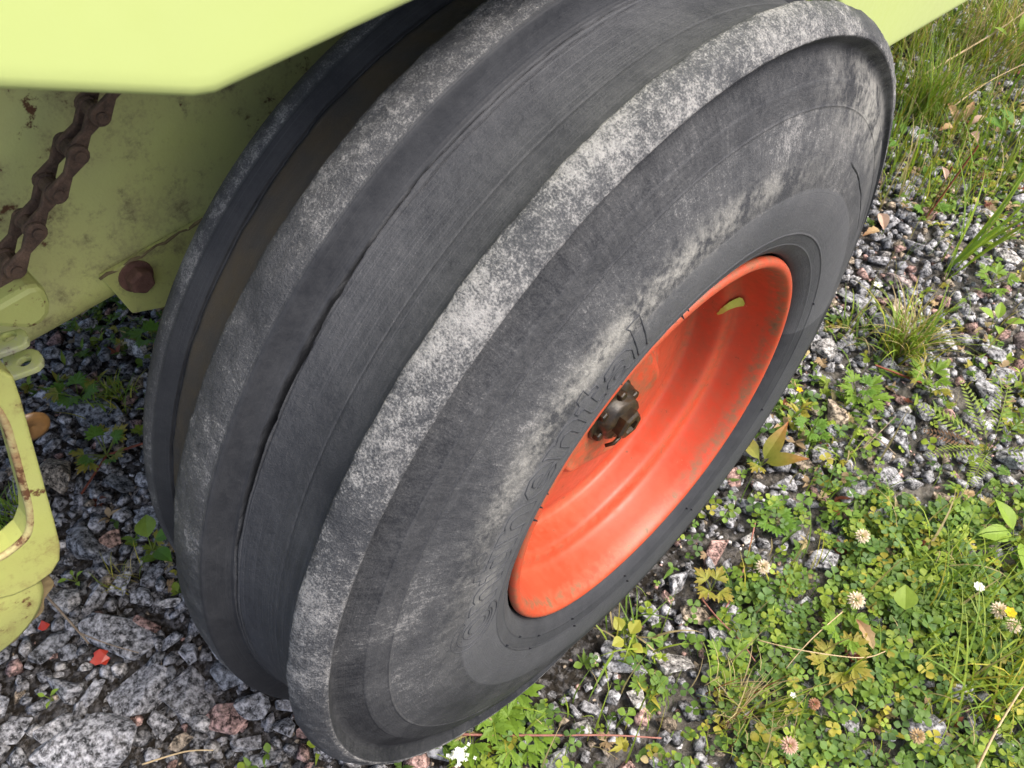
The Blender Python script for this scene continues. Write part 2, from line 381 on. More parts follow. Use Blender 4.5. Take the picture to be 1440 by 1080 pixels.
for _ in range(60000):
    x = rng.uniform(-1.5, .75); y = rng.uniform(-.85, 2.5)
    u, v = px((x, y, 0))
    if not (-70 < u < 1510 and -60 < v < 1150): continue
    L = float(np.clip(rng.lognormal(math.log(.042), .38), .018, .10))
    if _ > 12000: L = min(L, .034)
    if _ > 34000: L = min(L, .022)
    veg = inside(CLOVER, x, y) or inside(GRASSY, x, y)
    if veg and rng.random() < .6: continue
    if x > 0.02 and y > -.1 and _ < 12000: L *= .95
    r = L * (.40 if x > 0 else .34)
    if blocked(x, y, r * .6) or not free(x, y, r): continue
    put(x, y, r)
    tint = GREY if rng.random() < .72 else [PINK, PALE, DARKS, BROWN][rng.integers(4)]
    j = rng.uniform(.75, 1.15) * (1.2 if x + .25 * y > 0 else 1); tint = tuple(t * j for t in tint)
    hid = -.285 < x < .0 and abs(y) < .42
    cand.append((x, y, L, rng.uniform(.65, 1.0), rng.uniform(0, 6.28), tint, 0 if hid else L / np.linalg.norm(np.array([x, y, 0]) - CAMP)))
cand.sort(key=lambda c: -c[-1])
nsingle = 300 - len(single)
single += cand[:nsingle]; rest = cand[nsingle:]
for (x, y, L, q, yaw, tint, _) in single:
    k = random.randrange(len(SMESH)); o = bpy.data.objects.new('stone', SMESH[k]); COL.objects.link(o); o.parent = ground
    o.scale = (L, L * q / .8, L * random.uniform(.8, 1.1) * (q ** .4)); o.rotation_euler = (random.uniform(-.22, .22), random.uniform(-.2, .2), yaw)
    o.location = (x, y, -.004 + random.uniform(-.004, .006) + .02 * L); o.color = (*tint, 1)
bag = Bag()
for (x, y, L, q, yaw, tint, _) in rest:
    Vt, Ft = SARR[rng.integers(16)]
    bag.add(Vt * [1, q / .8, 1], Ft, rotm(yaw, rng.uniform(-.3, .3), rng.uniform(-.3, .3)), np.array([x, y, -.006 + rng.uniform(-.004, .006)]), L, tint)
for _ in range(5200):                                    # lower layer of ballast under the machine's near side
    x = rng.uniform(-1.3, .1); y = rng.uniform(-.85, .4); u, v = px((x, y, 0))
    if not (-40 < u < 760 and 380 < v < 1120) or blocked(x, y, 0) or x + .25 * y > -.05: continue
    Vt, Ft = SARR[rng.integers(16)]; j = rng.uniform(.6, 1.05)
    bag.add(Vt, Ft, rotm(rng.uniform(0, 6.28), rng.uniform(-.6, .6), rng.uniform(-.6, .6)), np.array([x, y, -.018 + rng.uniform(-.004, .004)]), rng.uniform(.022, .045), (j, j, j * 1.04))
for _ in range(34000):                                   # grit between the stones
    x = rng.uniform(-1.4, .75); y = rng.uniform(-.85, 2.3); u, v = px((x, y, 0))
    if not (-40 < u < 1480 and -30 < v < 1120) or blocked(x, y, -.02): continue
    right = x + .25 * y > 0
    if not right and rng.random() < .45: continue
    L = float(np.clip(rng.lognormal(math.log(.011), .4), .005, .024)); Vt, Ft = SARR[rng.integers(16)]
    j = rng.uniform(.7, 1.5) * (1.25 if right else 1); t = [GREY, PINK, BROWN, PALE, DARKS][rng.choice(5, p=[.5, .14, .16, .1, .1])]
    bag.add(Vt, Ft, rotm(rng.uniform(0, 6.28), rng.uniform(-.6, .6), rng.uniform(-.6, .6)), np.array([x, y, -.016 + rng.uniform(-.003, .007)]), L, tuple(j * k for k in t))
gravel = stuff(bag.build('gravel', T_GRAVEL), 'grey crushed granite gravel covering the ground', 'gravel')

# ================================================================== MACHINE
machine = tag(empty('farm_machine', (-.7, 0, 0)), 'lime green farm machine standing on one big rib-treaded wheel with an orange rim', 'farm machine')
machine.matrix_world = Matrix.Translation((-.7, 0, 0))
class ParentKeep: pass
def adopt(o, p):
    """parent while keeping world coordinates in the mesh"""
    bpy.context.view_layer.update(); o.parent = p; o.matrix_parent_inverse = p.matrix_world.inverted(); return o

# ---- tyre
KEY = [(-.0075,.2075),(-.0040,.2080),(.0,.2092),(.0045,.2122),(.0095,.2190),(.0125,.2265),(.0148,.2350),(.0165,.248),(.0172,.268),(.0142,.295),(.0070,.320),(.0022,.337),
       (-.0025,.354),(-.0095,.366),(-.0135,.3740),(-.0095,.3785),(-.0048,.3828),(-.0046,.3850),(-.0080,.3892),(-.0150,.3950),(-.0235,.3985),(-.0282,.3990),(-.0295,.3980),(-.0302,.3930),(-.0325,.3900),
       (-.045,.3875),(-.070,.3865),(-.092,.3890),(-.104,.3925),(-.1065,.3950),(-.1090,.4010),(-.1112,.4090),(-.1128,.4118),(-.130,.4135),(-.146,.4120),(-.150,.4095),
       (-.154,.4000),(-.160,.3890),(-.175,.3835),(-.195,.3800),(-.210,.3790),(-.2135,.3810),(-.222,.3870),(-.230,.3890),(-.238,.3875),(-.247,.3810),(-.254,.370),(-.262,.345),(-.269,.31),(-.272,.27),(-.267,.235),(-.258,.21),(-.250,.200)]
SW = sorted([(r, x) for x, r in KEY[3:15]])
def side_x(r): return float(np.interp(r, [a for a, _ in SW], [b for _, b in SW]))
sm = np.array(smooth_loop(KEY, 40, False))
seg = np.r_[0, np.cumsum(np.linalg.norm(np.diff(sm, axis=0), axis=1))]
def s_at(x, r): return seg[np.argmin((sm[:, 0] - x) ** 2 + (sm[:, 1] - r) ** 2)]
s_c1 = s_at(-.1020, .3918); s_c2 = s_at(-.2115, .3795); s_end = s_at(-.25, .378); s_g = s_at(-.060, .3868); s_rib = s_at(-.0285, .397); s_edge = s_at(-.006, .385)
rings = [(s_at(side_x(.235), .235), .0008, .0009), (s_at(side_x(.2235), .2235), .0007, .0009), (s_at(side_x(.336), .336), .0007, .0010), (s_at(side_x(.354), .354), .0006, .0012)]
s_c3 = s_at(side_x(.300), .300)
ss = [0.0]
while ss[-1] < seg[-1]:
    s = ss[-1]; st = .0026
    if s > s_end: st = .008
    for c, wdt in ((s_c1, .008), (s_c2, .003), (s_g, .002), (s_c3, .004)):
        if abs(s - c) < wdt: st = min(st, .00055)
    for c, *_ in rings:
        if abs(s - c) < .0025: st = min(st, .0006)
    if abs(s - s_rib) < .004 or abs(s - s_edge) < .006: st = min(st, .0009)
    ss.append(s + st)
ss = np.array(ss[:-1]); prof = np.stack([np.interp(ss, seg, sm[:, 0]), np.interp(ss, seg, sm[:, 1])], 1)
tan = np.gradient(prof, axis=0); tan /= np.linalg.norm(tan, axis=1)[:, None]; nor = np.stack([-tan[:, 1], tan[:, 0]], 1)
if nor[np.argmin(abs(ss - s_g))][1] < 0: nor = -nor
NT = 760; TH = np.linspace(0, 2 * np.pi, NT, endpoint=False)
n1, n2, n3 = vnoise(11), vnoise(12), vnoise(13)
T, SS = np.meshgrid(TH, ss, indexing='ij'); ARC = T * .4
D = .0002 * n1(ARC * 90, SS * 90) + .0003 * n2(ARC * 14, SS * 14)
hitc = at(385, 565, 0, -.106); thc = math.atan2(hitc[2] - Z0, hitc[1]) % (2 * math.pi)
opn = np.exp(-((T - thc) / .24) ** 2); gen = .55 + .9 * n3(T * 5, T * 0 + 3)
wob = .0014 * n1(ARC * 22, SS * 0 + 5.5) + .0016 * n2(ARC * 75, SS * 0 + 9.5)
w1 = (.0009 + .0013 * opn) * np.clip(gen + opn, .6, 1.15)
prf = np.clip((1 - np.abs(SS - s_c1 - wob) / w1) * 2.5, 0, 1); D -= (.0085 + .008 * opn) * prf
wob2 = .0022 * n2(ARC * 18, SS * 0 + 2.5) + .0012 * n1(ARC * 80, SS * 0 + 1.5)
D -= .0030 * np.clip(1 - np.abs(SS - s_c1 + .0036 - wob2) / .0009, 0, 1) * np.clip(.5 + 2.4 * n3(ARC * 14, SS * 0 + 8), 0, 1)
D -= .0040 * np.clip(1 - np.abs(SS - s_c2 - .4 * wob) / .0009, 0, 1)
D -= .0005 * np.clip(1 - np.abs(SS - s_g - .15 * wob) / .0009, 0, 1)
tw = np.degrees(T) % 360
D -= .0045 * np.clip((1 - np.abs(SS - s_c3 - 1.3 * wob - .0012 * np.sin(tw / 7)) / .0009) * 2, 0, 1) * np.clip((tw - 20) / 4, 0, 1) * np.clip((52 - tw) / 8, 0, 1)
for c, h, wd in rings: D += h * np.clip(1 - np.abs(SS - c) / wd, 0, 1)
chip = np.exp(-((SS - s_edge - .002) / .0055) ** 2); D -= chip * .0030 * np.clip(n2(ARC * 38, SS * 60) + n1(ARC * 110, SS * 150) * .6 - .06, 0, 1)
chip2 = np.exp(-((SS - s_rib) / .003) ** 2); D -= chip2 * .0009 * np.clip(n1(ARC * 60, SS * 50) + .1, 0, 1)
ribtop = ((SS > s_edge) & (SS < s_rib)) | ((SS > s_at(-.113, .411)) & (SS < s_at(-.150, .41)))
D += ribtop * (.0011 * n1(ARC * 170, SS * 170) + .0010 * n3(ARC * 60, SS * 60))
X = prof[:, 0][None] + D * nor[:, 0][None]; Rr = prof[:, 1][None] + D * nor[:, 1][None]
tsh = (np.degrees(T) + 120) % 360 - 120                                     # the shoulder is rubbed round on the far side
wsh = np.clip((62 - tsh) / 34, 0, 1) * np.clip((tsh + 115) / 20, 0, 1)
bell = np.exp(-((SS - s_edge) / .009) ** 2); hol = np.exp(-((SS - s_edge + .012) / .008) ** 2)
X = X - .0060 * wsh * bell + .0035 * wsh * hol; Rr = Rr - .0055 * wsh * bell
YY = Rr * np.cos(T); ZZ = Z0 + Rr * np.sin(T)
ZZ = np.where(ZZ < .03, .03 - .03 * np.tanh((.03 - ZZ) / .045), ZZ)            # flattened where it stands
m = len(ss); I, J = np.meshgrid(np.arange(NT), np.arange(m - 1), indexing='ij'); I2 = (I + 1) % NT
Q = np.stack([I * m + J, I2 * m + J, I2 * m + J + 1, I * m + J + 1], -1).reshape(-1, 4)
VV = np.stack([X, YY, ZZ], -1).reshape(-1, 3)
me = bpy.data.meshes.new('tyre'); me.vertices.add(len(VV)); me.vertices.foreach_set('co', VV.astype('f').ravel())
me.loops.add(Q.size); me.loops.foreach_set('vertex_index', Q.astype('i').ravel())
me.polygons.add(len(Q)); me.polygons.foreach_set('loop_start', np.arange(0, Q.size, 4, dtype='i')); me.polygons.foreach_set('loop_total', np.full(len(Q), 4, 'i'))
me.polygons.foreach_set('use_smooth', np.ones(len(Q), bool)); me.update(calc_edges=True)
uvl = me.uv_layers.new(name='UVMap'); U = np.where(I2 == 0, NT, I + 1)
uvq = np.stack([np.stack([TH[I] * .4, ss[J]], -1), np.stack([U * 2 * np.pi / NT * .4, ss[J]], -1), np.stack([U * 2 * np.pi / NT * .4, ss[J + 1]], -1), np.stack([TH[I] * .4, ss[J + 1]], -1)], 2)
uvl.data.foreach_set('uv', uvq.reshape(-1).astype('f'))
px_, pr_ = prof[:, 0], prof[:, 1]; ang = np.degrees(T) % 360
def sstep(a, b, x): t = np.clip((x - a) / (b - a), 0, 1); return t * t * (3 - 2 * t)
tone = np.full(m, .28); dust = np.zeros(m); mud = np.zeros(m); side = np.zeros(m)
isside = ss < s_edge - .004
for i in range(m):
    x, r, s = px_[i], pr_[i], ss[i]
    if s < s_edge - .003:
        dust[i] = .22 if r < .236 else (.24 if r < .276 else (.50 if r < .336 else (.34 if r < .354 else .36))); side[i] = 1; tone[i] = .42 if r < .236 else (.56 if r < .276 else (.30 if r < .336 else (.20 if r < .354 else .10)))  # lowest tone below the shoulder: shade of the hollow put into the rubber colour
    elif s < s_rib + .001: dust[i] = .90
    elif x > -.1035: dust[i] = .27; tone[i] = .22
    elif x > -.1125: dust[i] = .06; tone[i] = .10
    elif x > -.150: dust[i] = .72
    elif x > -.2105: dust[i] = .12; mud[i] = .75
    elif x > -.2225: dust[i] = .08; tone[i] = .12
    else: dust[i] = .70
DU = np.broadcast_to(dust, (NT, m)).copy()
toC = np.exp(-((np.abs(ang - 110)) / 55) ** 2)
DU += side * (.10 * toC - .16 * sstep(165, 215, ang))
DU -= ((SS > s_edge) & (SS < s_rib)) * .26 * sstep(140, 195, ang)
PA = side * (np.exp(-((Rr - .291) / .013) ** 2) * np.exp(-((ang - 112) / 38) ** 2) + .9 * np.exp(-((Rr - .345) / .03) ** 2) * np.exp(-((ang - 48) / 16) ** 2) + .5 * np.exp(-((Rr - .262) / .012) ** 2) * np.exp(-((ang - 160) / 9) ** 2))
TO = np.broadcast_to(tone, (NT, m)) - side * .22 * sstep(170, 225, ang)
for nm, arr in (('dust', np.clip(DU, 0, 1)), ('tone', np.clip(TO, .03, 1)), ('mud', np.broadcast_to(mud, (NT, m))), ('side', np.broadcast_to(side, (NT, m))), ('pale', np.clip(PA, 0, 1))):
    a = me.attributes.new(nm, 'FLOAT', 'POINT'); a.data.foreach_set('value', np.ascontiguousarray(arr, dtype='f').ravel())

wheel = empty('wheel'); wheel.location = (-.12, 0, Z0); adopt(wheel, machine)
wheel['label'] = 'three-rib black tyre on an orange steel rim'
tyre = adopt(link('tyre', me, T_TYRE), wheel); tyre['label'] = 'cracked dusty black three-rib tyre'

# ---- rim
RP = [(-.030,.190),(-.012,.1985),(-.004,.2050),(.0005,.2068),(.0052,.2042),(.0050,.1985),(-.001,.1945),(-.012,.1915),(-.026,.1895),(-.038,.1870),(-.043,.1830),(-.0455,.1740),(-.050,.1690),(-.060,.1670),(-.072,.1655),
      (-.079,.1630),(-.082,.1555),(-.0815,.148),(-.079,.138),(-.0765,.120),(-.0745,.100),(-.073,.086),(-.071,.079),(-.066,.0755),(-.062,.0725),(-.0605,.066),(-.060,.050),(-.060,.030),(-.060,.004)]
rp = smooth_loop(RP, 5, False); NR = 200
V, F = revolve(rp, NR)
V = np.array(V); k = len(rp)
th = np.arctan2(V[:, 2] - Z0, V[:, 1]); rr = np.hypot(V[:, 1], V[:, 2] - Z0)
lob = np.clip(1 - np.abs(rr - .079) / .014, 0, 1)                       # five pads round the hub plate
V[:, 0] += .0075 * lob * np.cos(5 * th + .6) + .0008 * np.sin(3 * th + rr * 20)
rim = mesh('rim', V, F, T_RIM, None, True); a = rim.data.attributes.new('dirt', 'FLOAT', 'POINT')
dirt = .75 * np.exp(-((rr - .1945) / .0028) ** 2) * (V[:, 0] > -.014) + .5 * np.exp(-((rr - .081) / .005) ** 2) + .35 * np.exp(-((rr - .16) / .006) ** 2) * (np.sin(th * 3 + 1) * .5 + .5) + .45 * (rr < .07) + .22 + .4 * (rr > .2025) + .25 * (np.abs(rr - .176) < .004)
a.data.foreach_set('value', np.clip(dirt, 0, 1).astype('f')); adopt(rim, wheel)
# ---- hub
def ring_solid(name, prof, n, mat, parent, smooth=True, lump=0, seed=0):
    V, F = revolve(prof, n); V = np.array(V); f = vnoise(seed + 40)
    if lump: V += lump * np.stack([f(V[:, 1] * 90 + 9, V[:, 2] * 90), f(V[:, 2] * 90 + 3, V[:, 0] * 90 + 7), f(V[:, 0] * 80 + 5, V[:, 1] * 90 + 2)], 1)
    return adopt(mesh(name, V, F, mat, None, smooth), parent)
ring_solid('hub', [(-.068,.037),(-.060,.0365),(-.057,.034),(-.0565,.029),(-.0555,.026),(-.048,.0245),(-.045,.022),(-.0445,.0)], 40, T_GREASE, wheel, True, .006, 1)
ring_solid('castle_nut', [(-.048,.0175),(-.036,.0170),(-.034,.014),(-.0345,.009),(-.039,.008),(-.039,.0)], 6, T_GREASE, wheel, False, .003, 2)
def bolt_head(name, c, r, h, mat, parent, ax=0, rot=0.0, dome=.25):
    V = []; F = []
    for lv, (rad, hh) in enumerate([(1.0, 0), (1.0, .75), (.82, 1.0), (.0, 1.0)]):
        for q in range(6):
            g = rot + q * math.pi / 3; V.append((c[0] + h * hh, c[1] + r * rad * math.cos(g), c[2] + r * rad * math.sin(g)))
    for lv in range(3): F += [(lv * 6 + q, lv * 6 + (q + 1) % 6, lv * 6 + 6 + (q + 1) % 6, lv * 6 + 6 + q) for q in range(6)]
    o = mesh(name, V, F, mat); bevel(o, r * .08, 2); return adopt(o, parent)
for q in range(6):
    g = math.radians(20 + q * 60); bolt_head('hub_bolt', (-.058, .0275 * math.cos(g), Z0 + .0275 * math.sin(g)), .0058, .007, T_GREASE, wheel, rot=g)
V, F = tube_arrays([(-.037, -.014, Z0 - .006), (-.038, -.022, Z0 - .010), (-.044, -.026, Z0 - .016)], .0022, 6); adopt(mesh('split_pin', V, F, T_GREASE, None, True), wheel)
# lime paint stroke on the rim (follows the barrel surface)
RPx = sorted([(p[1], p[0]) for p in rp if p[1] < .20 and p[0] < -.003]); 
def rim_x(r): return float(np.interp(r, [q[0] for q in RPx], [q[1] for q in RPx]))
V = []; F = []
def on_rim(u, v):
    d = ray(u, v)
    for t in np.arange(.3, 1.4, .0005):
        p = CAMP + d * t; r_ = math.hypot(p[1], p[2] - Z0)
        if r_ < .198 and p[0] < rim_x(r_): return r_, math.atan2(p[2] - Z0, p[1])
for i in range(13):
    f = i / 12; cu = 1044 - 38 * f; cv = 421 + 19 * f - 3 * math.sin(3 * f); hw = (6.5 - 4.2 * f) * (1 if 0 < i < 12 else .55)
    for sgn in (-1, 0, 1):
        r2, t2 = on_rim(cu + sgn * hw * .45, cv + sgn * hw); V.append((rim_x(r2) + .0022, r2 * math.cos(t2) * .995, Z0 + r2 * math.sin(t2) * .995))
F = [(i * 3 + j, i * 3 + j + 1, i * 3 + 4 + j, i * 3 + 3 + j) for i in range(12) for j in range(2)]
pm = mesh('paint_mark', V, F, mat_plain('lime_paint_stroke', (.40, .45, .06), (.50, .55, .12), 200, .4, .2), None, True); pm['label'] = 'lime green paint stroke inside the orange rim'; adopt(pm, wheel)

# ---- raised outline lettering on the sidewall
def ell(cx, cy, rx, ry, a0=0, a1=360, n=28): return [(cx + rx * math.cos(math.radians(a0 + (a1 - a0) * i / n)), cy + ry * math.sin(math.radians(a0 + (a1 - a0) * i / n))) for i in range(n + 1)]
GL = {
 'C': (1.58, [ell(.78,.60,.80,.86,38,322) + ell(.78,.60,.60,.66,318,42) + [ell(.78,.60,.80,.86,38,322)[0]]]),
 'o': (0, [ell(-.72,.56,.42,.50), ell(-.72,.56,.24,.32)]),
 'n': (1.04, [[(0,0),(0,.84),(-.07,1.0),(.28,1.0),(.30,.87),(.45,.98),(.65,1.0),(.85,.90),(.92,.70),(.92,0),(.66,0),(.66,.62),(.56,.78),(.40,.74),(.28,.60),(.28,0),(0,0)]]),
 't': (.66, [[(.1,.18),(.1,.78),(-.06,.78),(-.06,.98),(.1,1.0),(.14,1.24),(.36,1.32),(.36,.98),(.58,.98),(.58,.78),(.36,.78),(.36,.28),(.44,.20),(.58,.24),(.60,.05),(.38,-.04),(.18,.02),(.1,.18)]]),
 'i': (.40, [[(0,0),(0,.82),(-.06,.98),(.28,1.0),(.28,0),(0,0)], ell(.13,1.30,.16,.15,0,360,14)]),
 'e': (1.0, [[(.28,.42),(.92,.42),(.92,.60),(.80,.88),(.50,1.02),(.20,.90),(.02,.60),(.02,.40),(.15,.10),(.45,-.03),(.75,.05),(.92,.25),(.70,.30),(.50,.18),(.32,.26),(.28,.42)], [(.30,.58),(.66,.58),(.60,.78),(.48,.84),(.35,.76),(.30,.58)]]),
 'a': (1.0, [[(.62,.10),(.62,0),(.88,0),(.88,.65),(.75,.92),(.45,1.02),(.15,.92),(.08,.70),(.30,.68),(.42,.82),(.58,.76),(.62,.62),(.35,.58),(.10,.45),(.02,.25),(.15,.03),(.35,-.03),(.52,.03),(.62,.10)], ell(.43,.30,.17,.15,0,360,14)]),
 'l': (.40, [[(0,0),(0,1.34),(-.06,1.50),(.28,1.52),(.28,0),(0,0)]])}
word = ['C', 'o', 'n', 't', 'i', 'n', 'e', 'n', 't', 'a', 'l']
tot = sum(GL[c][0] for c in word); RB = .2450; XH = .0285; A0, A1 = math.radians(177), math.radians(109.5); per = (A0 - A1) / tot; cur = 0
NUB = 0
for ch in word:
    adv, loops = GL[ch]; V = []; F = []
    for lp in loops:
        dense = []
        for (p, q) in zip(lp[:-1], lp[1:]):
            nn = max(2, int(math.dist(p, q) / .10)); dense += [(p[0] + (q[0] - p[0]) * i / nn, p[1] + (q[1] - p[1]) * i / nn) for i in range(nn)]
        pts = []
        for (gx, gy) in dense:
            t = A0 - (cur + gx) * per; r = RB + gy * XH; pts.append((side_x(r) + .0001, r * math.cos(t), Z0 + r * math.sin(t)))
        v, f = tube_arrays(pts, .00068, 6, True); o = len(V); V += v; F += [tuple(i + o for i in ff) for ff in f]
    L = mesh('letter', V, F, T_TYRE, None, True); adopt(L, wheel)
    for nm, vv in (('dust', .0), ('side', 1.0), ('tone', .36)):
        at_ = L.data.attributes.new(nm, 'FLOAT', 'POINT'); at_.data.foreach_set('value', [vv] * len(V))
    cur += adv
# rubber mould whiskers near the bead
V = []; F = []
for deg, r, l in [(151,.2135,.006),(147.5,.2135,.005),(144,.2135,.004),(117,.2135,.004),(98,.2135,.006),(96,.2135,.004),(196,.235,.003),(203,.2235,.003),(214,.235,.003),(217,.2235,.003),(236,.2235,.004),(238,.235,.004),(262,.2235,.004),(263,.235,.004),(292,.2235,.004),(293,.235,.003),(330,.235,.003),(10,.235,.003)]:
    t = math.radians(deg); p = np.array([side_x(r) + .0002, r * math.cos(t), Z0 + r * math.sin(t)]); q = p + np.array([l * .7, -math.cos(t) * l * .6, -math.sin(t) * l * .6])
    v, f = tube_arrays([p, (p + q) / 2, q], [.0011, .0009, .0004], 5); o = len(V); V += v; F += [tuple(i + o for i in ff) for ff in f]
adopt(stuff(mesh('mould_whiskers', V, F, T_TYRE)), wheel)

# ---- side panel above the wheel, one sheet with a rolled lower lip and a wheel arch
XP = -.10
low = [(-.62,.600),(-.352,.4875),(-.286,.4560),(-.276,.4535),(-.171,.4550),(.19,.4560),(.255,.435),(.305,.375),(.330,.300),(.345,.235),(.375,.195),(.430,.178),(.508,.174),(.726,.152),(1.6,.065)]
lowf = []
for (p, q) in zip(low[:-1], low[1:]):
    nn = max(1, int(math.dist(p, q) / .03)); lowf += [(p[0] + (q[0] - p[0]) * i / nn, p[1] + (q[1] - p[1]) * i / nn) for i in range(nn)]
lowf.append(low[-1]); V = []; F = []
L_ = np.array(lowf); tg = np.gradient(L_, axis=0); tg /= np.linalg.norm(tg, axis=1)[:, None]; nn_ = np.stack([-tg[:, 1], tg[:, 0]], 1)
rows = [(-.026, .0015), (-.010, .0006), (-.0042, .0000), (-.0017, .0008), (-.0005, .0024), (.0, .0055), (.0, .010)]
for (y, z), (ny_, nz_) in zip(lowf, nn_):
    for dx, off in rows: V.append((XP + dx, y + ny_ * off, Z0 + z - .0028 + nz_ * off))
    V.append((XP - .002, y, 1.05)); V.append((XP - .03, y, 1.55))
m_ = len(rows) + 2
F = [(i * m_ + j, (i + 1) * m_ + j, (i + 1) * m_ + j + 1, i * m_ + j + 1) for i in range(len(lowf) - 1) for j in range(m_ - 1)]
panel = mesh('side_panel', V, F, T_PANEL, None, True); sol = panel.modifiers.new('thickness', 'SOLIDIFY'); sol.thickness = .0015; sol.offset = 0
panel['label'] = 'clean pale lime side panel with a cut-out for the wheel'; adopt(panel, machine)

# ---- chassis plate behind the wheel, with a folded bottom edge
XC = -.36; zb = Z0 + .1665
V = []; F = []
crossx = [(-.020, .004), (-.006, .000), (.000, .004), (.004, .012), (.004, .024), (.0, .030), (.0, .10), (.0, .30), (.0, .55), (.0, .85)]
ys_ = np.arange(-.60, 1.31, .05)
for y in ys_:
    for dx, dz in crossx: V.append((XC + dx + .003 * math.sin(y * 7), y, zb + dz))
k = len(crossx); F = [(i * k + j, (i + 1) * k + j, (i + 1) * k + j + 1, i * k + j + 1) for i in range(len(ys_) - 1) for j in range(k - 1)]
ch = mesh('chassis_plate', V, F, T_CHASSIS, None, True); ch['label'] = 'mossy dirty lime chassis plate behind the tyre'; adopt(ch, machine)
# welded seam strip and lower bracket with its bolt
def P(u, v, x): return at(u, v, 0, x)
XB = XC + .008
adopt(plate('bracket', [P(143, 391, XB), P(300, 302, XB), P(330, 420, XB), P(240, 431, XB), P(187, 441, XB)], [], (-.006, 0, 0), T_BRACK, None, .001), machine)
V, F = tube_arrays([P(140, 393, XB - .001) + np.array([0, .004 * 0, .0012 * math.sin(i * 2.1)]) + (P(296, 303, XB) - P(140, 393, XB)) * i / 14 for i in range(15)], [.0012 + .0004 * math.sin(i * 1.7) for i in range(15)], 7)
adopt(mesh('weld_seam', V, F, T_CLAY, None, True), machine)
c = P(191, 388, XB); 
V, F = revolve([(XB, .0145), (XB + .002, .0142), (XB + .0025, .004)], 24, 0); wsh = mesh('washer', [(x, y + c[1], z + c[2]) for x, y, z in V], F, T_BOLT, None, False); adopt(wsh, machine)
b = bolt_head('bolt', (XB + .003, c[1], c[2]),   .0112, .011, T_BOLT, machine, rot=.4); b['label'] = 'rusty hexagon bolt in the bracket'
# hidden bulk of the body (keeps the sky out from under the machine)
bm = bmesh.new(); bmesh.ops.create_cube(bm, size=1, matrix=Matrix.Translation((-1.15, .26, 1.08)) @ Matrix.Diagonal((1.50, 2.1, .94, 1)))
hull = bevel(from_bm('body_housing', bm, T_DARK), .03, 3); adopt(hull, machine)
bm = bmesh.new(); bmesh.ops.create_cube(bm, size=1, matrix=Matrix.Translation((-.235, .35, 1.30)) @ Matrix.Diagonal((.25, 1.8, .02, 1)))
adopt(bevel(from_bm('wheel_well_top', bm, T_DARK), .004, 2), machine)
bm = bmesh.new(); bmesh.ops.create_cone(bm, cap_ends=True, segments=28, radius1=.03, radius2=.03, depth=.34, matrix=Matrix.Translation((-.235, 0, Z0)) @ Matrix.Rotation(math.pi / 2, 4, 'Y'))
adopt(from_bm('axle', bm, T_DARK, None, True), machine)

# ---- roller chain, pins along the axle direction
XN = -.300; p1 = np.array([-.2714, .3486 + Z0]); dr = np.array([-.0230, -.0181]); pitch = np.linalg.norm(dr); dr /= pitch
def plate_outline(r=.0070, wst=.0031, L=pitch):
    o = []
    for i in range(11): a = math.radians(60 + 240 * i / 10); o.append((r * math.cos(a), r * math.sin(a)))
    o.append((L / 2, -wst))
    for i in range(11): a = math.radians(-120 + 240 * i / 10); o.append((L + r * math.cos(a), r * math.sin(a)))
    o.append((L / 2, wst)); return o
OUT = plate_outline()
pins = [p1 + dr * pitch * (i - 3) for i in range(10)]
V = []; F = []
for i, q in enumerate(pins):
    for x0, x1, r in ((XN - .0265, XN + .0020, .0037), (XN - .0165, XN - .0085, .0058)):
        v, f = tube_arrays([(x0, q[0], q[1]), (x1, q[0], q[1])], r, 12); o = len(V); V += v; F += [tuple(j + o for j in ff) for ff in f]
chain = mesh('drive_chain', V, F, T_CHAIN); chain['label'] = 'rusty roller chain hanging down to the chain guard'; adopt(chain, machine)
lm = None
for i in range(9):
    for side_ in (0, 1):
        x = (XN if i % 2 == 0 else XN - .0045) if side_ == 0 else (XN - .0205 if i % 2 == 0 else XN - .0165)
        if lm is None:
            lp = [(0, a, b) for a, b in OUT]; o = plate('link_plate', lp, [], (-.004, 0, 0), T_CHAIN, None, .0012); lm = o.data
        else:
            o = bpy.data.objects.new('link_plate', lm); COL.objects.link(o); bevel(o, .0012, 2)
        a = math.atan2(dr[1], dr[0]); o.location = (x, pins[i][0], pins[i][1]); o.rotation_euler = (a, 0, 0); adopt(o, chain)
# chain guard block under the chain
XG = -.290
g_ = [(-60,462),(0,428),(40,405),(56,402),(66,410),(73,428),(72,442),(62,455),(45,464),(0,462),(-60,478)]
gd = plate('chain_guard', [P(u, v, XG) for u, v in g_], [], (-.045, 0, 0), T_ARM, None, .006); gd['label'] = 'worn lime steel block below the chain'; adopt(gd, machine)
# two ears with holes
for zz, ol, hc in ((Z0 + .236, [(-40,483),(0,468),(28,461),(35,464),(39,472),(38,480),(32,485),(0,497),(-40,512)], (12, 473)), (Z0 + .212, [(2,502),(20,494),(44,489),(53,492),(59,500),(59,509),(52,517),(34,524),(14,531),(6,520)], (34, 508))):
    loop = [gr(u, v, zz) for u, v in ol]; hcp = gr(*hc, zz)
    hole = [hcp + np.array([.0042 * math.cos(a), .0042 * math.sin(a), 0]) for a in np.linspace(0, 2 * math.pi, 14, endpoint=False)]
    adopt(plate('clevis_ear', loop, [hole], (0, 0, -.005), T_EAR, None, .0012), machine)
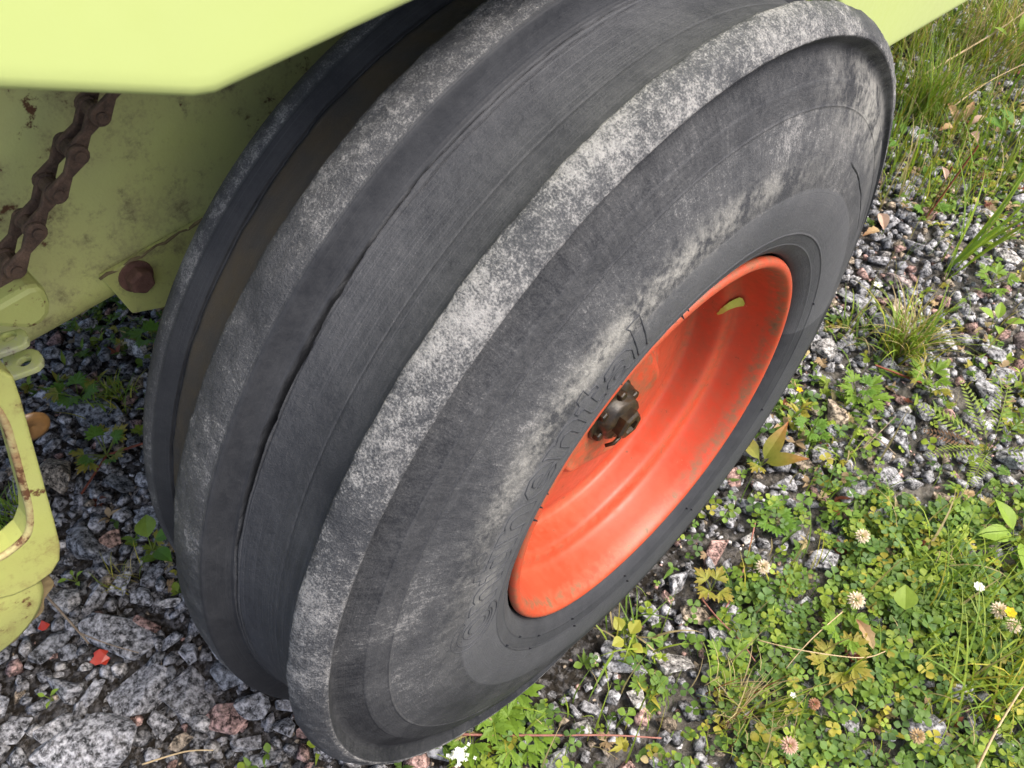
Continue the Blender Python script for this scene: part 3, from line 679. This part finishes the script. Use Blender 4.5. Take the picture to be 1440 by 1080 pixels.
# bent arm at the left, lower disc and toothed plate
XA = -.250
arm = [(-80,470),(0,520),(20,531),(30,560),(55,650),(78,735),(86,768),(85,788),(74,806),(50,824),(20,838),(-20,848),(-90,862),(-90,800),(-20,792),(0,786),(20,772),(36,757),(44,738),(43,715),(30,665),(12,600),(0,575),(-40,540),(-80,530)]
ar = plate('lever_arm', [P(u, v, XA) for u, v in arm], [], (-.024, 0, 0), T_ARM, None, .0022); ar['label'] = 'bent lime lever arm with rust along its inner edge'; adopt(ar, machine)
V, F = revolve([(0, .0), (.003, .008), (.0015, .0125), (0, .0132)], 20, 0); c = P(44, 600, XA - .035); rf = mesh('reflector', [(x + c[0], y + c[1], z + c[2]) for x, y, z in V], F, T_REFL, None, True); rf['label'] = 'small round brown disc behind the lever arm'; adopt(rf, machine)
XD = -.262; cS = P(-58, 868, XD); teeth = []
rS = np.linalg.norm(P(52, 868, XD) - cS)
for i in range(144):
    a = 2 * math.pi * i / 144; r = rS * (1 + .035 * math.cos(14 * a + 1.0)); teeth.append((XD, cS[1] + r * math.cos(a), cS[2] + r * math.sin(a)))
tp = plate('toothed_plate', teeth, [], (-.008, 0, 0), T_CLAY, None, .001); tp['label'] = 'mud-caked plate with a wavy toothed rim'; adopt(tp, machine)
V, F = revolve([(.010, .0), (.010, rS * .78), (.007, rS * .86), (.0, rS * .87)], 60, 0); dk = mesh('cover_disc', [(x + XD + .0005, y + cS[1], z + cS[2]) for x, y, z in V], F, T_ARM, None, True); adopt(dk, machine)
inner = [(-30, 552), (0, 578), (12, 602), (22, 635), (31, 668), (40, 702), (44, 722), (44, 740), (37, 757), (21, 772), (0, 786), (-30, 794)]
V, F = tube_arrays(smooth_loop([P(u - 1.5, v - 1.5, XA - .0025) for u, v in inner], 5, False), .0030, 8); we = mesh('worn_edge', V, F, mat_paint('rubbed_edge_paint', (.48, .46, .18), dirt=.8, rust=.8, rough=.5, dcol=(.20, .10, .05)), None, True); we['label'] = 'rubbed and rusty inner edge of the lever arm'; adopt(we, machine)

# ================================================================== PLANTS
def blade(L, W, bend, n=5, fold=.25):
    """grass blade: rises along +Z, arches over towards +Y"""
    V = []; F = []; y = z = 0.0
    for i in range(n + 1):
        f = i / n; a = bend * f ** 1.4; wd = W * (1 - f ** 1.8) * .5 * (.7 + .6 * min(1, f * 3)) + .0001
        V += [(-wd, y - fold * wd, z), (wd, y - fold * wd, z)]
        y += L / n * math.sin(a); z += L / n * math.cos(a)
    for i in range(n): a = 2 * i; F += [(a, a + 1, a + 3), (a, a + 3, a + 2)]
    return np.array(V), np.array(F)
def leaf(L, W, shape='oval', n=6, fold=.30, bend=.5, x0=0.0):
    """leaf lying along +Y from its base, upper side +Z, folded along its midrib"""
    V = []; F = []; y = z = 0.0
    for i in range(n + 1):
        f = i / n
        if shape == 'oval': wd = math.sin(math.pi * min(1, max(0, f)) ** .85)
        elif shape == 'obovate': wd = math.sin(math.pi * f ** 1.5) * (1 if f < .95 else .55) + (.0 if f < 1 else .25)
        elif shape == 'lance': wd = math.sin(math.pi * f ** .65) ** 1.2
        elif shape == 'tooth': wd = math.sin(math.pi * f ** .9) * (1.0 if i % 2 else .72)
        wd = max(wd, .03) * W * .5; a = bend * (f - .35)
        V += [(-wd, y, z + fold * wd), (0, y, z), (wd, y, z + fold * wd)]
        y += L / n * math.cos(a); z -= L / n * math.sin(a)
    for i in range(n):
        a = 3 * i
        for j in (0, 1): F += [(a + j, a + j + 1, a + j + 4), (a + j, a + j + 4, a + j + 3)]
    return np.array(V), np.array(F)
def join(parts):
    V = []; F = []; n = 0
    for v, f in parts: V.append(v); F.append(f + n); n += len(v)
    return np.concatenate(V), np.concatenate(F)
def xf(VF, R=None, t=(0, 0, 0), s=1.0): return (VF[0] * s) @ (np.eye(3) if R is None else R).T + np.array(t), VF[1]
def stalk(p0, p1, r=.0006, sag=0.0, n=4):
    P = [np.array(p0) + (np.array(p1) - np.array(p0)) * i / n + np.array([0, 0, -sag * math.sin(math.pi * i / n)]) for i in range(n + 1)]
    V, F = tube_arrays(P, r, 4); T = []
    for f in F: T += [(f[0], f[k], f[k + 1]) for k in range(1, len(f) - 1)]
    return np.array(V), np.array(T)
def trefoil(h, r):
    parts = []
    for k in range(3):
        lf = leaf(.012 * r, .0115 * r, 'obovate', 5, random.uniform(.1, .4), .5)
        parts.append(xf(lf, rotm(2 * math.pi * k / 3 + random.uniform(-.15, .15)) @ rotm(0, 0, random.uniform(-.05, .35)), (0, 0, h)))
    return join(parts + [stalk((random.uniform(-.3, .3) * h, random.uniform(-.3, .3) * h, 0), (0, 0, h), .0005)])
def palmate(L, lobes=3, teeth=True, seed=0):
    r = random.Random(seed); parts = []
    for k in range(lobes):
        a = (k - (lobes - 1) / 2) * (1.05 if lobes == 3 else .72)
        sub = [leaf(L, L * .42, 'tooth', 8, .25, .5)]
        for sg in (-1, 1): sub.append(xf(leaf(L * .55, L * .26, 'tooth', 6, .25, .4), rotm(-sg * .55), (0, L * .30, .0004)))
        parts.append(xf(join(sub), rotm(a), (0, 0, 0), 1 - .18 * abs(a)))
    return join(parts)
def frond(L, n=16):
    parts = [xf(leaf(L, .0018, 'lance', 5, .1, .7))]
    for i in range(2, n):
        f = i / n; wd = .016 * math.sin(math.pi * f ** .8) + .002
        for sg in (-1, 1):
            parts.append(xf(leaf(wd, .0042, 'lance', 2, .1, .2), rotm(-sg * 1.05), (0, L * f * .98, -.16 * L * (f - .35) * f * .9)))
    return join(parts)
def to_mesh(name, VF, col, mat, tip=None):
    me = bpy.data.meshes.new(name); me.from_pydata([tuple(map(float, v)) for v in VF[0]], [], [tuple(map(int, f)) for f in VF[1]]); me.update(); me.materials.append(mat)
    if tip is None: set_col(me, col)
    else:
        d = np.linalg.norm(VF[0], axis=1); d = d / (d.max() + 1e-9)
        set_col(me, None, lambda P: np.array(col)[None] * (1 - d[:, None] ** 2) + np.array(tip)[None] * d[:, None] ** 2)
    return me
G1 = (.11, .195, .035); G2 = (.155, .25, .04); G3 = (.06, .13, .025); LIME = (.24, .32, .04); YEL = (.36, .33, .05); STRAW = (.42, .34, .18); REDB = (.22, .07, .04); TAN = (.42, .30, .18); BLUEG = (.10, .185, .05)
DENS = {}
def pick(cols, p=None): 
    c = np.array(cols[rng.choice(len(cols), p=p)]); return c * rng.uniform(.75, 1.25)

# ---- clover carpet
TRE = [trefoil(random.uniform(.012, .045), random.uniform(.75, 1.25)) for _ in range(24)]
cn = vnoise(21); bagc = Bag(); cnt = 0
for _ in range(38000):
    x = rng.uniform(-.25, .75); y = rng.uniform(-.45, 1.0); u, v = px((x, y, 0))
    if not (560 < u < 1490 and 560 < v < 1130): continue
    dn = cn(x * 9 + 20, y * 9 + 20) + .5 * cn(x * 23 + 40, y * 23 + 7)
    ins = inside(CLOVER, x, y)
    if ins and rng.random() > (.60 + 1.5 * dn) * (1 if u > 1060 else (.62 if u > 900 else .42)): continue
    if not ins and (rng.random() > .045 + .10 * max(0, dn) or x < -.02): continue
    if y < .10 and x < .0: continue
    bagc.add(*TRE[rng.integers(24)], rotm(rng.uniform(0, 6.28), rng.uniform(-.35, .35), rng.uniform(-.35, .35)), np.array([x, y, -.012 + (0 if ins else -.006)]), rng.uniform(.45, .95), pick([BLUEG, G1, G2, LIME, YEL], [.24, .24, .26, .20, .06])); cnt += 1
stuff(bagc.build('clover', T_LEAF, True), 'low green clover spreading over the gravel beside the tyre', 'clover')

# ---- small mixed leaves and moss among the stones (too many to count)
SM = [leaf(.018, .008, 'oval', 4, .3, .6), leaf(.024, .006, 'lance', 4, .3, .8), leaf(.014, .010, 'obovate', 4, .3, .4), palmate(.014, 3, seed=2)]
bagm = Bag()
for _ in range(30000):
    x = rng.uniform(-1.2, .75); y = rng.uniform(-.5, 2.3); u, v = px((x, y, 0))
    if not (-20 < u < 1480 and -20 < v < 1110): continue
    dn = cn(x * 6 + 3, y * 6 + 11) + .6 * cn(x * 19 + 31, y * 19 + 5)
    gy = inside(GRASSY, x, y)
    if x < -.2: lim = .22 + 1.2 * dn if y > -.42 else -1
    else: lim = (.6 if gy else .30) + 1.2 * dn
    if rng.random() > lim or blocked(x, y, 0): continue
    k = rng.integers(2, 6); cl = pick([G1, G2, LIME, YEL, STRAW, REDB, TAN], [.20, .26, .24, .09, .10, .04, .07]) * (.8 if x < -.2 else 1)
    for q in range(k):
        bagm.add(*SM[rng.integers(4)], rotm(rng.uniform(0, 6.28)) @ rotm(0, 0, rng.uniform(.0, .9)), np.array([x, y, -.008 + rng.uniform(0, .012)]), rng.uniform(.5, 1.25), cl * rng.uniform(.85, 1.15))
stuff(bagm.build('ground_cover', T_LEAF, True), 'small mixed weeds and seedlings growing between the stones', 'weeds')

# ---- loose grass
BL = [blade(random.uniform(.04, .13), random.uniform(.0012, .0026), random.uniform(.3, 1.9)) for _ in range(24)]
bagg = Bag()
for _ in range(20000):
    x = rng.uniform(-.7, .8); y = rng.uniform(-.4, 2.8); u, v = px((x, y, 0))
    if not (560 < u < 1520 and -80 < v < 1140) or blocked(x, y, 0): continue
    gy = inside(GRASSY, x, y); cv = inside(CLOVER, x, y)
    lim = 1.0 if gy else (.26 if cv else .045)
    if cv and u > 1150 and v > 760: lim = .42 if u - 1150 > (1080 - v) * .5 else .18
    if rng.random() > lim: continue
    bagg.add(*BL[rng.integers(24)], rotm(rng.uniform(0, 6.28)), np.array([x, y, -.012]), rng.uniform(.55, 1.1) * (1.25 if gy else 1), pick([G2, LIME, YEL, STRAW], [.28, .42, .12, .18]))
stuff(bagg.build('grass', T_LEAF), 'thin lime and straw coloured grass blades among the clover and weeds', 'grass')

# ---- grass tufts, each a plant of its own
def tuft(u, v, n, L, cols, p, label, spread=.9, lean=(0, 0), W=.0024, rad=.02, group='grass tufts'):
    c = gr(u, v); V = []; F = []; C = []; k = 0
    for _ in range(n):
        l = L * random.uniform(.5, 1.1); bl = blade(l, W * random.uniform(.7, 1.3), random.uniform(.25, 1.5) * spread, 6)
        yaw = random.uniform(0, 6.28); R = rotm(yaw) @ rotm(0, 0, -random.uniform(.05, .55) * spread)
        o = np.array([random.gauss(0, rad), random.gauss(0, rad), -.012]); W_ = bl[0] @ R.T
        W_ = W_ + np.outer(np.clip(W_[:, 2], 0, 1), [lean[0], lean[1], 0]) + o
        V.append(W_); F.append(bl[1] + k); k += len(W_); col = pick(cols, p); C.append(np.tile(col, (len(W_), 1)))
    V = np.concatenate(V); F = np.concatenate(F); C = np.concatenate(C)
    me = bpy.data.meshes.new('grass_tuft'); me.from_pydata([tuple(map(float, q)) for q in V], [], [tuple(map(int, f)) for f in F]); me.update()
    a = me.attributes.new('col', 'FLOAT_COLOR', 'POINT'); a.data.foreach_set('color', np.concatenate([C, np.ones((len(C), 1))], 1).astype('f').ravel())
    o = link('grass_tuft', me, T_LEAF); o.location = (c[0], c[1], 0); return tag(o, label, 'grass', group)
tuft(1300, 160, 190, .20, [G2, LIME, YEL, STRAW], [.35, .45, .1, .1], 'dense lime grass tuft right behind the top of the tyre', .9, rad=.03)
tuft(1268, 492, 150, .15, [G2, LIME, YEL, STRAW], [.22, .38, .2, .2], 'spiky green and yellow grass tuft on the bare gravel', 1.25, rad=.016)
tuft(1200, 470, 40, .09, [G2, LIME, STRAW], [.4, .3, .3], 'sparse thin grass tuft between tyre edge and spiky tuft', 1.5, rad=.02)
tuft(1335, 372, 17, .36, [(.30, .42, .06), LIME, G2], [.5, .35, .15], 'tall bright grass blades at the right edge above the pale stones', .62, lean=(.22, .0), W=.0050, rad=.014)
tuft(1035, 1010, 120, .09, [STRAW, LIME, G2, REDB], [.45, .3, .15, .1], 'brownish dry grass tuft at the left edge of the clover', 1.0, lean=(.2, .3), W=.0014, rad=.022)
tuft(1400, 960, 110, .15, [LIME, G2, YEL], [.55, .3, .15], 'long arching lime grass in the bottom right corner', 1.3, lean=(-.1, .4), rad=.045)
tuft(1330, 830, 70, .12, [LIME, G2, STRAW], [.6, .25, .15], 'loose lime grass leaning over the clover near the yellow flower', 1.3, lean=(.1, .4), rad=.04)
tuft(880, 905, 26, .11, [LIME, STRAW, G2], [.4, .35, .25], 'few long pale blades lying across stones below the rim', 1.9, rad=.015)
tuft(690, 1000, 22, .08, [LIME, STRAW], [.6, .4], 'small pale grass wisps against the lower tyre wall', 1.6, rad=.02)
tuft(1180, 640, 16, .07, [LIME, STRAW], [.6, .4], 'tiny grass wisps between the tyre and small pale stones', 1.5, rad=.015)
tuft(1400, 70, 220, .28, [STRAW, LIME, TAN, G2], [.4, .3, .15, .15], 'tall straw coloured grass in the top right corner', 1.0, lean=(.2, -.2), rad=.07)
tuft(1285, 60, 140, .20, [LIME, STRAW, G2], [.4, .4, .2], 'blurred straw and green grass under the rear panel edge', 1.0, rad=.05)
tuft(175, 815, 36, .05, [YEL, STRAW, LIME], [.4, .35, .25], 'mossy yellow wisps between stones near the pink stone', 1.0, W=.0012, rad=.012)
tuft(10, 735, 60, .07, [G2, LIME], [.6, .4], 'green grass seen through the bend of the lever arm', .9, rad=.02)
tuft(160, 560, 70, .06, [G2, YEL, LIME], [.4, .3, .3], 'dark mossy tuft in the shade under the chassis', 1.1, rad=.018)
tuft(650, 1066, 26, .05, [LIME], None, 'bright feathery tuft at the foot of the tyre beside white flowers', 1.0, rad=.01)

# ---- leafy weeds built leaf by leaf
LT = {
 'palm_green': to_mesh('leaf', palmate(.030, 3, seed=1), (.17, .28, .035), T_LEAF), 'palm_yellow': to_mesh('leaf', palmate(.028, 3, seed=4), (.29, .30, .05), T_LEAF, (.36, .24, .06)),
 'palm_small': to_mesh('leaf', palmate(.020, 5, seed=3), (.13, .25, .035), T_LEAF), 'oval_green': to_mesh('leaf', leaf(.040, .022, 'oval', 7, .25, .7), (.11, .23, .03), T_LEAF),
 'oval_lime': to_mesh('leaf', leaf(.034, .017, 'oval', 7, .25, .7), (.24, .36, .05), T_LEAF), 'lance_red': to_mesh('leaf', leaf(.070, .026, 'lance', 8, .3, .6), (.22, .24, .04), T_LEAF, (.38, .12, .05)),
 'lance_dead': to_mesh('leaf', leaf(.055, .022, 'tooth', 8, .5, 1.2), (.42, .31, .17), T_DRY, (.30, .15, .08)), 'pink_dead': to_mesh('leaf', leaf(.045, .020, 'oval', 6, .6, 1.4), (.55, .38, .30), T_DRY),
 'frond': to_mesh('leaf', frond(.11), (.20, .27, .04), T_LEAF), 'frond_red': to_mesh('leaf', frond(.09), (.16, .09, .05), T_LEAF), 'round': to_mesh('leaf', leaf(.024, .022, 'oval', 7, .2, .5), (.24, .34, .05), T_LEAF),
 'yellow_round': to_mesh('leaf', leaf(.016, .013, 'oval', 6, .2, .5), (.36, .36, .06), T_LEAF)}
STEM_R = to_mesh('stem', stalk((0, 0, 0), (0, 0, 1), .0011, 0, 3), (.26, .08, .05), T_DRY)
STEM_G = to_mesh('stem', stalk((0, 0, 0), (0, 0, 1), .0009, 0, 3), (.20, .25, .06), T_LEAF)
def weed(u, v, label, leaves, stems=(), name='weed', cat='weed', h=.010, group='leafy weeds'):
    """leaves: (template, yaw deg, rise deg, scale, reach, height)"""
    c = gr(u, v); r = tag(empty(name, (c[0], c[1], 0)), label, cat, group)
    for (t, yaw, rise, sc, reach, hh) in leaves:
        o = bpy.data.objects.new('leaf', LT[t]); COL.objects.link(o); o.parent = r
        a = math.radians(yaw); o.location = (-math.sin(a) * reach, math.cos(a) * reach, hh)
        o.rotation_mode = 'XYZ'; o.rotation_euler = (math.radians(rise), math.radians(random.uniform(-12, 12)), a); o.scale = (sc,) * 3
        s = bpy.data.objects.new('stem', STEM_G); COL.objects.link(s); s.parent = r
        d = Vector(o.location); s.rotation_euler = d.to_track_quat('Z', 'Y').to_euler(); s.scale = (1, 1, max(d.length, .004))
    for (yaw, tilt, L, red) in stems:
        s = bpy.data.objects.new('stem', STEM_R if red else STEM_G); COL.objects.link(s); s.parent = r
        s.rotation_euler = (math.radians(tilt), 0, math.radians(yaw)); s.scale = (1.6, 1.6, L)
    return r
def ros(t, n, sc=1.0, rise=20, reach=.012, hh=.012, y0=0): return [(t, y0 + 360 * k / n + random.uniform(-18, 18), rise + random.uniform(-12, 12), sc * random.uniform(.8, 1.15), reach * random.uniform(.7, 1.4), hh * random.uniform(.6, 1.5)) for k in range(n)]
weed(700, 985, 'yellow-green cut-leaf weed pressed against the lower tyre wall', ros('palm_green', 7, 1.1, 15, .022, .020))
weed(665, 960 + 70, 'cut-leaf weed in front of the tyre beside the bright feathery tuft', ros('palm_green', 6, 1.0, 15, .020, .016))
weed(730, 1040, 'pale cut-leaf weed at the bottom edge right of the tyre', ros('palm_green', 6, 1.0, 10, .022, .014))
weed(880, 905, 'small yellow trefoil weed on grey stone below the rim', ros('yellow_round', 4, 1.3, 10, .008, .016))
weed(1205, 565, 'bright five-leaved weed below the spiky grass tuft', ros('palm_green', 6, 1.05, 18, .018, .018) + ros('palm_small', 3, 1, 30, .010, .03))
weed(1300, 540, 'lime and yellow weed right under the spiky grass tuft', ros('palm_green', 4, 1.1, 25, .016, .020) + ros('palm_yellow', 3, 1.0, 15, .020, .012), [(-60, 75, .09, True)])
weed(1392, 470, 'young upright lime seedling among pale stones at the right', [('oval_lime', 20, 25, 1.0, .010, .030), ('oval_lime', 200, 20, .9, .010, .030), ('oval_lime', 110, 30, 1.0, .010, .036), ('oval_lime', 290, 25, 1.0, .010, .034)])
weed(1070, 655, 'drooping dock plant with red-brown leaf beside the tyre', [('lance_red', 10, 35, 1.0, .006, .012), ('lance_red', 80, 15, .9, .008, .010), ('lance_red', -50, 25, .9, .006, .010), ('palm_yellow', 180, 15, .8, .010, .010)])
weed(1090, 735, 'small yellow-green weed left of the dense clover', ros('palm_small', 5, 1.1, 15, .014, .012))
weed(1140, 610, 'small leafy weed with a yellow bud by the tyre edge', ros('palm_small', 4, 1.0, 18, .012, .012))
weed(1385, 640, 'feathery fern-like plant with toothed fronds at the right edge', [('frond', 150, 15, 1.05, .01, .02), ('frond', 95, 10, 1.1, .01, .02), ('frond', 60, 25, 1.0, .01, .02), ('frond', 25, 35, 1.0, .01, .03), ('frond_red', 110, 5, 1.0, .01, .01), ('frond', -20, 45, 1.0, .01, .03), ('frond', 185, 15, .9, .01, .02), ('frond', -75, 30, 1.0, .01, .02)], name='fern_plant', cat='plant')
weed(1425, 760, 'pale broad-leaved weed cut by the right edge', ros('oval_lime', 5, 1.5, 15, .012, .015))
weed(1255, 880, 'single lime oval leaf standing out of the clover', [('round', 30, 25, 1.35, .004, .045)], name='seedling', cat='plant')
weed(1170, 940, 'yellowed cut-leaf weed in the middle of the clover', ros('palm_yellow', 5, 1.05, 18, .016, .028))
weed(1215, 930, 'tan withered leaf lying in the clover', [('lance_dead', 60, 5, .8, .002, .038)], name='dead_leaf', cat='leaf')
weed(1020, 930, 'small pale weed with lobed leaves by the round brown pebble', ros('palm_green', 4, .8, 20, .010, .014))
weed(1000, 830, 'yellow lobed weed beside the long pink stone', ros('palm_yellow', 4, .75, 15, .010, .012))
weed(1180, 900, 'yellow-green bush of mixed leaves in the clover', ros('palm_green', 5, .9, 25, .014, .030))
weed(215, 775, 'shiny round green leaves beside the inner tyre foot', [('round', 60, 12, 1.5, .012, .02), ('oval_green', -30, 20, .9, .014, .03), ('oval_green', -80, 15, 1.0, .02, .025), ('palm_yellow', -10, 25, .8, .012, .02)])
weed(108, 818, 'tiny green seedling between stones below the lever arm', ros('oval_lime', 4, .35, 15, .006, .010), name='seedling', cat='plant')
weed(75, 985, 'tiny bright sprout between grey stones at the bottom left', ros('oval_lime', 3, .35, 20, .004, .010), name='seedling', cat='plant')
weed(110, 560, 'dark weed with yellow leaf in the shade behind the lever arm', ros('palm_small', 6, 1.3, 20, .02, .02) + ros('palm_yellow', 2, .8, 10, .02, .02))
weed(150, 640, 'yellow and rust coloured weed in the shade beside the inner tyre rib', ros('palm_yellow', 5, .9, 20, .02, .02) + ros('palm_small', 4, 1, 20, .02, .02), [(40, 80, .08, True), (150, 80, .06, True)])
weed(215, 480, 'small weed below the rusty bracket bolt', ros('palm_small', 5, 1.2, 20, .015, .015))
weed(1345, 190, 'cluster of withered tan leaves below the lime grass tuft', [('lance_dead', 60, 30, 1.0, .02, .02), ('lance_dead', 160, 20, 1.0, .02, .02), ('pink_dead', -40, 25, 1.1, .02, .02), ('pink_dead', 230, 20, 1.1, .03, .02), ('lance_dead', 10, 50, .9, .01, .03)], name='dead_leaves', cat='leaves')
weed(1240, 330, 'withered tan leaf on the ground right of the tyre', [('pink_dead', 40, 10, 1.1, .0, .012), ('lance_dead', 160, 12, .9, .01, .012)], name='dead_leaves', cat='leaves')
weed(1400, 110, 'lime broad leaf on a tall stalk near the top right corner', [('oval_lime', 30, 55, 1.4, .0, .12), ('oval_lime', 100, 20, 1.1, .02, .10), ('oval_green', -60, 15, 1.2, .03, .06)])
weed(1420, 200, 'dark green broad leaves at the right edge below the top corner', ros('oval_green', 6, 1.3, 20, .02, .03))
weed(1300, 310, 'reddish upright stalk between the tall blades and the tyre', [('pink_dead', 60, 40, .6, .0, .10), ('palm_small', -40, 20, 1, .02, .03), ('palm_small', 140, 20, 1, .02, .03)], [(-25, -14, .17, True), (10, -8, .12, True)], name='stalk_plant', cat='plant')
weed(1270, 210, 'low dark green leafy weed behind the tyre shoulder', ros('oval_green', 8, .8, 20, .03, .02))
weed(1395, 400, 'pale toothed weed below the tall grass blades', ros('palm_green', 5, .9, 18, .016, .016))

# ---- runners, stalks and twigs
def twig(pts, r, mat, label, name='stalk', cat='stalk', lift=.012):
    P = [gr(u, v, z) for u, v, z in pts]; P = smooth_loop(P, 6, False); V, F = tube_arrays(P, np.linspace(r, r * .6, len(P)), 6)
    return tag(mesh(name, V, F, mat, None, True), label, cat)
T_REDST = mat_plain('red_runner', (.20, .07, .05), (.36, .16, .12), 120, .6, .3); T_STRAW = mat_plain('straw', (.40, .28, .14), (.58, .46, .28), 90, .8, .3); T_TWIG = mat_plain('dry_twig', (.16, .11, .07), (.34, .27, .19), 120, .9, .5)
twig([(630,1032,.02),(700,1034,.018),(780,1034,.020),(860,1034,.018),(930,1038,.014)], .0017, T_REDST, 'red creeping runner along the bottom in front of the tyre', 'runner', 'runner')
twig([(1062,735,.012),(1046,800,.016),(1020,855,.014),(995,870,.012)], .0013, T_REDST, 'red runner curving beside the long pink stone', 'runner', 'runner')
twig([(985,840,.014),(1010,870,.02),(1040,900,.02),(1062,930,.02)], .0012, T_REDST, 'red runner from pale stone into the clover', 'runner', 'runner')
twig([(1372,1085,.03),(1402,1025,.055),(1445,955,.08)], .0018, T_STRAW, 'straight straw stalk leaning across the bottom right corner')
twig([(1290,110,.02),(1350,75,.06),(1400,45,.10),(1450,10,.15)], .0028, T_STRAW, 'thick straw stalk reaching into the top right corner')
twig([(1340,150,.04),(1390,115,.08),(1450,85,.12)], .0016, T_STRAW, 'thin bent straw stalk below the thick one, top right')
twig([(62,835,.03),(90,865,.035),(112,890,.03),(125,905,.026)], .0018, T_TWIG, 'thin dry twig lying on stones by the toothed plate', 'twig', 'twig')
twig([(112,890,.03),(150,905,.028),(195,918,.026)], .0010, T_TWIG, 'pale grass stem lying over the large grey stone', 'twig', 'twig')
twig([(200,1075,.035),(260,1057,.04),(300,1055,.035)], .0012, T_STRAW, 'pale straw lying on stones at the bottom left', 'straw', 'straw')
twig([(1185,860,.05),(1140,900,.05),(1105,940,.03)], .0008, T_STRAW, 'thin straw over the clover centre', 'straw', 'straw')
twig([(1065,900,.03),(1130,915,.05),(1210,925,.05),(1245,916,.04)], .0009, T_STRAW, 'long pale straw lying flat across the clover', 'straw', 'straw')
twig([(1260,640,.012),(1230,615,.02),(1215,630,.02),(1260,585,.03)], .0010, T_TWIG, 'dark bent twig on pale gravel below the bright weed', 'twig', 'twig')

# ---- flowers
T_PETAL = mat_leaf('petal', .25, .7)
def clover_head(u, v, h, col, label, r=.0085):
    c = gr(u, v, h); base = gr(u, v); root = tag(empty('clover_flower', (c[0], c[1], 0)), label, 'flower', 'clover flower heads'); parts = []
    for k in range(46):
        z = 1 - 1.55 * k / 46; a = k * 2.4; q = math.sqrt(max(0, 1 - z * z)); d = np.array([q * math.cos(a), q * math.sin(a), z])
        lf = leaf(r * .95, r * .34, 'oval', 3, .5, .5); R = np.array(Vector(d).to_track_quat('Y', 'Z').to_matrix()); parts.append(xf(lf, R, d * r * .35))
    me = to_mesh('flower_head', join(parts), col, T_PETAL, tuple(min(1, x * 1.15) for x in col)); o = link('flower_head', me, T_PETAL, root, True); o.location = (0, 0, h)
    s = bpy.data.objects.new('stem', STEM_G); COL.objects.link(s); s.parent = root; s.scale = (1, 1, h)
CR = (.72, .60, .50)
clover_head(1204, 844, .055, CR, 'cream clover flower head in the centre of the clover', .0095)
clover_head(1213, 754, .045, CR, 'pale clover flower head above the clover centre', .0085)
clover_head(1073, 797, .030, CR, 'cream clover flower head among stones left of the clover', .0085)
clover_head(1110, 1048, .05, (.62, .42, .36), 'pinkish faded clover flower head near the bottom edge', .0085)
clover_head(1405, 858, .05, CR, 'cream clover flower head next to the yellow flower', .009)
clover_head(1425, 880, .04, CR, 'cream clover flower head just below the yellow flower', .008)
clover_head(1290, 1035, .05, (.50, .36, .22), 'brown withered clover head low in the right clover', .0075)
clover_head(1145, 990, .05, (.42, .22, .15), 'red-brown dried clover head left of the clover centre', .006)
def disc_flower(u, v, h, r, pet, ctr, n, label, name='flower'):
    c = gr(u, v, h); root = tag(empty(name, (c[0], c[1], 0)), label, 'flower', 'small open flowers'); parts = []
    for k in range(n): parts.append(xf(leaf(r, r * .75, 'obovate', 4, .2, .3), rotm(2 * math.pi * k / n) @ rotm(0, 0, .35)))
    o = link('petals', to_mesh('petals', join(parts), pet, T_PETAL), T_PETAL, root, True); o.location = (0, 0, h)
    o = link('centre', to_mesh('centre', join([xf(leaf(r * .3, r * .3, 'oval', 3, .2, .3), rotm(k) @ rotm(0, 0, .5)) for k in range(6)]), ctr, T_PETAL), T_PETAL, root, True); o.location = (0, 0, h + .001)
    s = bpy.data.objects.new('stem', STEM_G); COL.objects.link(s); s.parent = root; s.scale = (1, 1, h)
WH = (.85, .85, .82); YL = (.80, .52, .02)
disc_flower(1420, 862, .06, .008, YL, YL, 6, 'bright yellow flower at the right edge of the clover')
disc_flower(1124, 549, .03, .006, YL, YL, 5, 'tiny yellow flower beside the tyre edge above the leafy weed')
disc_flower(1402, 1010, .05, .004, YL, YL, 5, 'tiny yellow flower low in the bottom right grass')
disc_flower(1234, 402, .04, .009, WH, (.6, .6, .2), 5, 'white flower between the tyre and the pale pink stone')
disc_flower(1376, 826, .06, .0075, WH, WH, 8, 'white flower in the clover left of the yellow flower')
disc_flower(1115, 978, .05, .004, WH, WH, 5, 'tiny white flower in the lower clover')
def umbel(u, v, label):
    c = gr(u, v, .05); root = tag(empty('white_flower_spike', (c[0], c[1], 0)), label, 'flower')
    parts = []
    for k in range(60):
        d = np.array([random.gauss(0, .0045), random.gauss(0, .0045), random.uniform(-.012, .016)])
        for q in range(4): parts.append(xf(leaf(.0028, .0022, 'oval', 2, .2, .3), rotm(q * 1.57 + k) @ rotm(0, 0, .3), d))
    o = link('petals', to_mesh('petals', join(parts), WH, T_PETAL), T_PETAL, root); o.location = (0, 0, .05)
    s = bpy.data.objects.new('stem', STEM_G); COL.objects.link(s); s.parent = root; s.scale = (1, 1, .04)
umbel(645, 1062, 'white flower spike at the foot of the tyre, bottom centre')

# ---- two chips of red plastic on the gravel
def chip(u, v, h, ol, label):
    c = gr(u, v, h); s = np.linalg.norm(c - CAMP) / FPX * .62
    loop = [(a * s, b * s, 0.0015 * math.sin(a)) for a, b in ol]; o = plate('plastic_chip', loop, [], (0, 0, -.002), T_RED, None, .0004)
    o.location = c; o.rotation_euler = (.25, .15, math.radians(45)); return tag(o, label, 'plastic chip', 'red plastic chips')
chip(141, 925, .034, [(-17,-9),(-6,-14),(3,-11),(14,-13),(17,1),(9,6),(11,14),(-5,16),(-15,9),(-12,2)], 'larger red plastic chip lying on grey stones')
chip(61, 880, .034, [(-9,-6),(0,-9),(8,-6),(10,4),(2,7),(-6,10),(-8,3)], 'smaller red plastic chip beside the toothed plate')
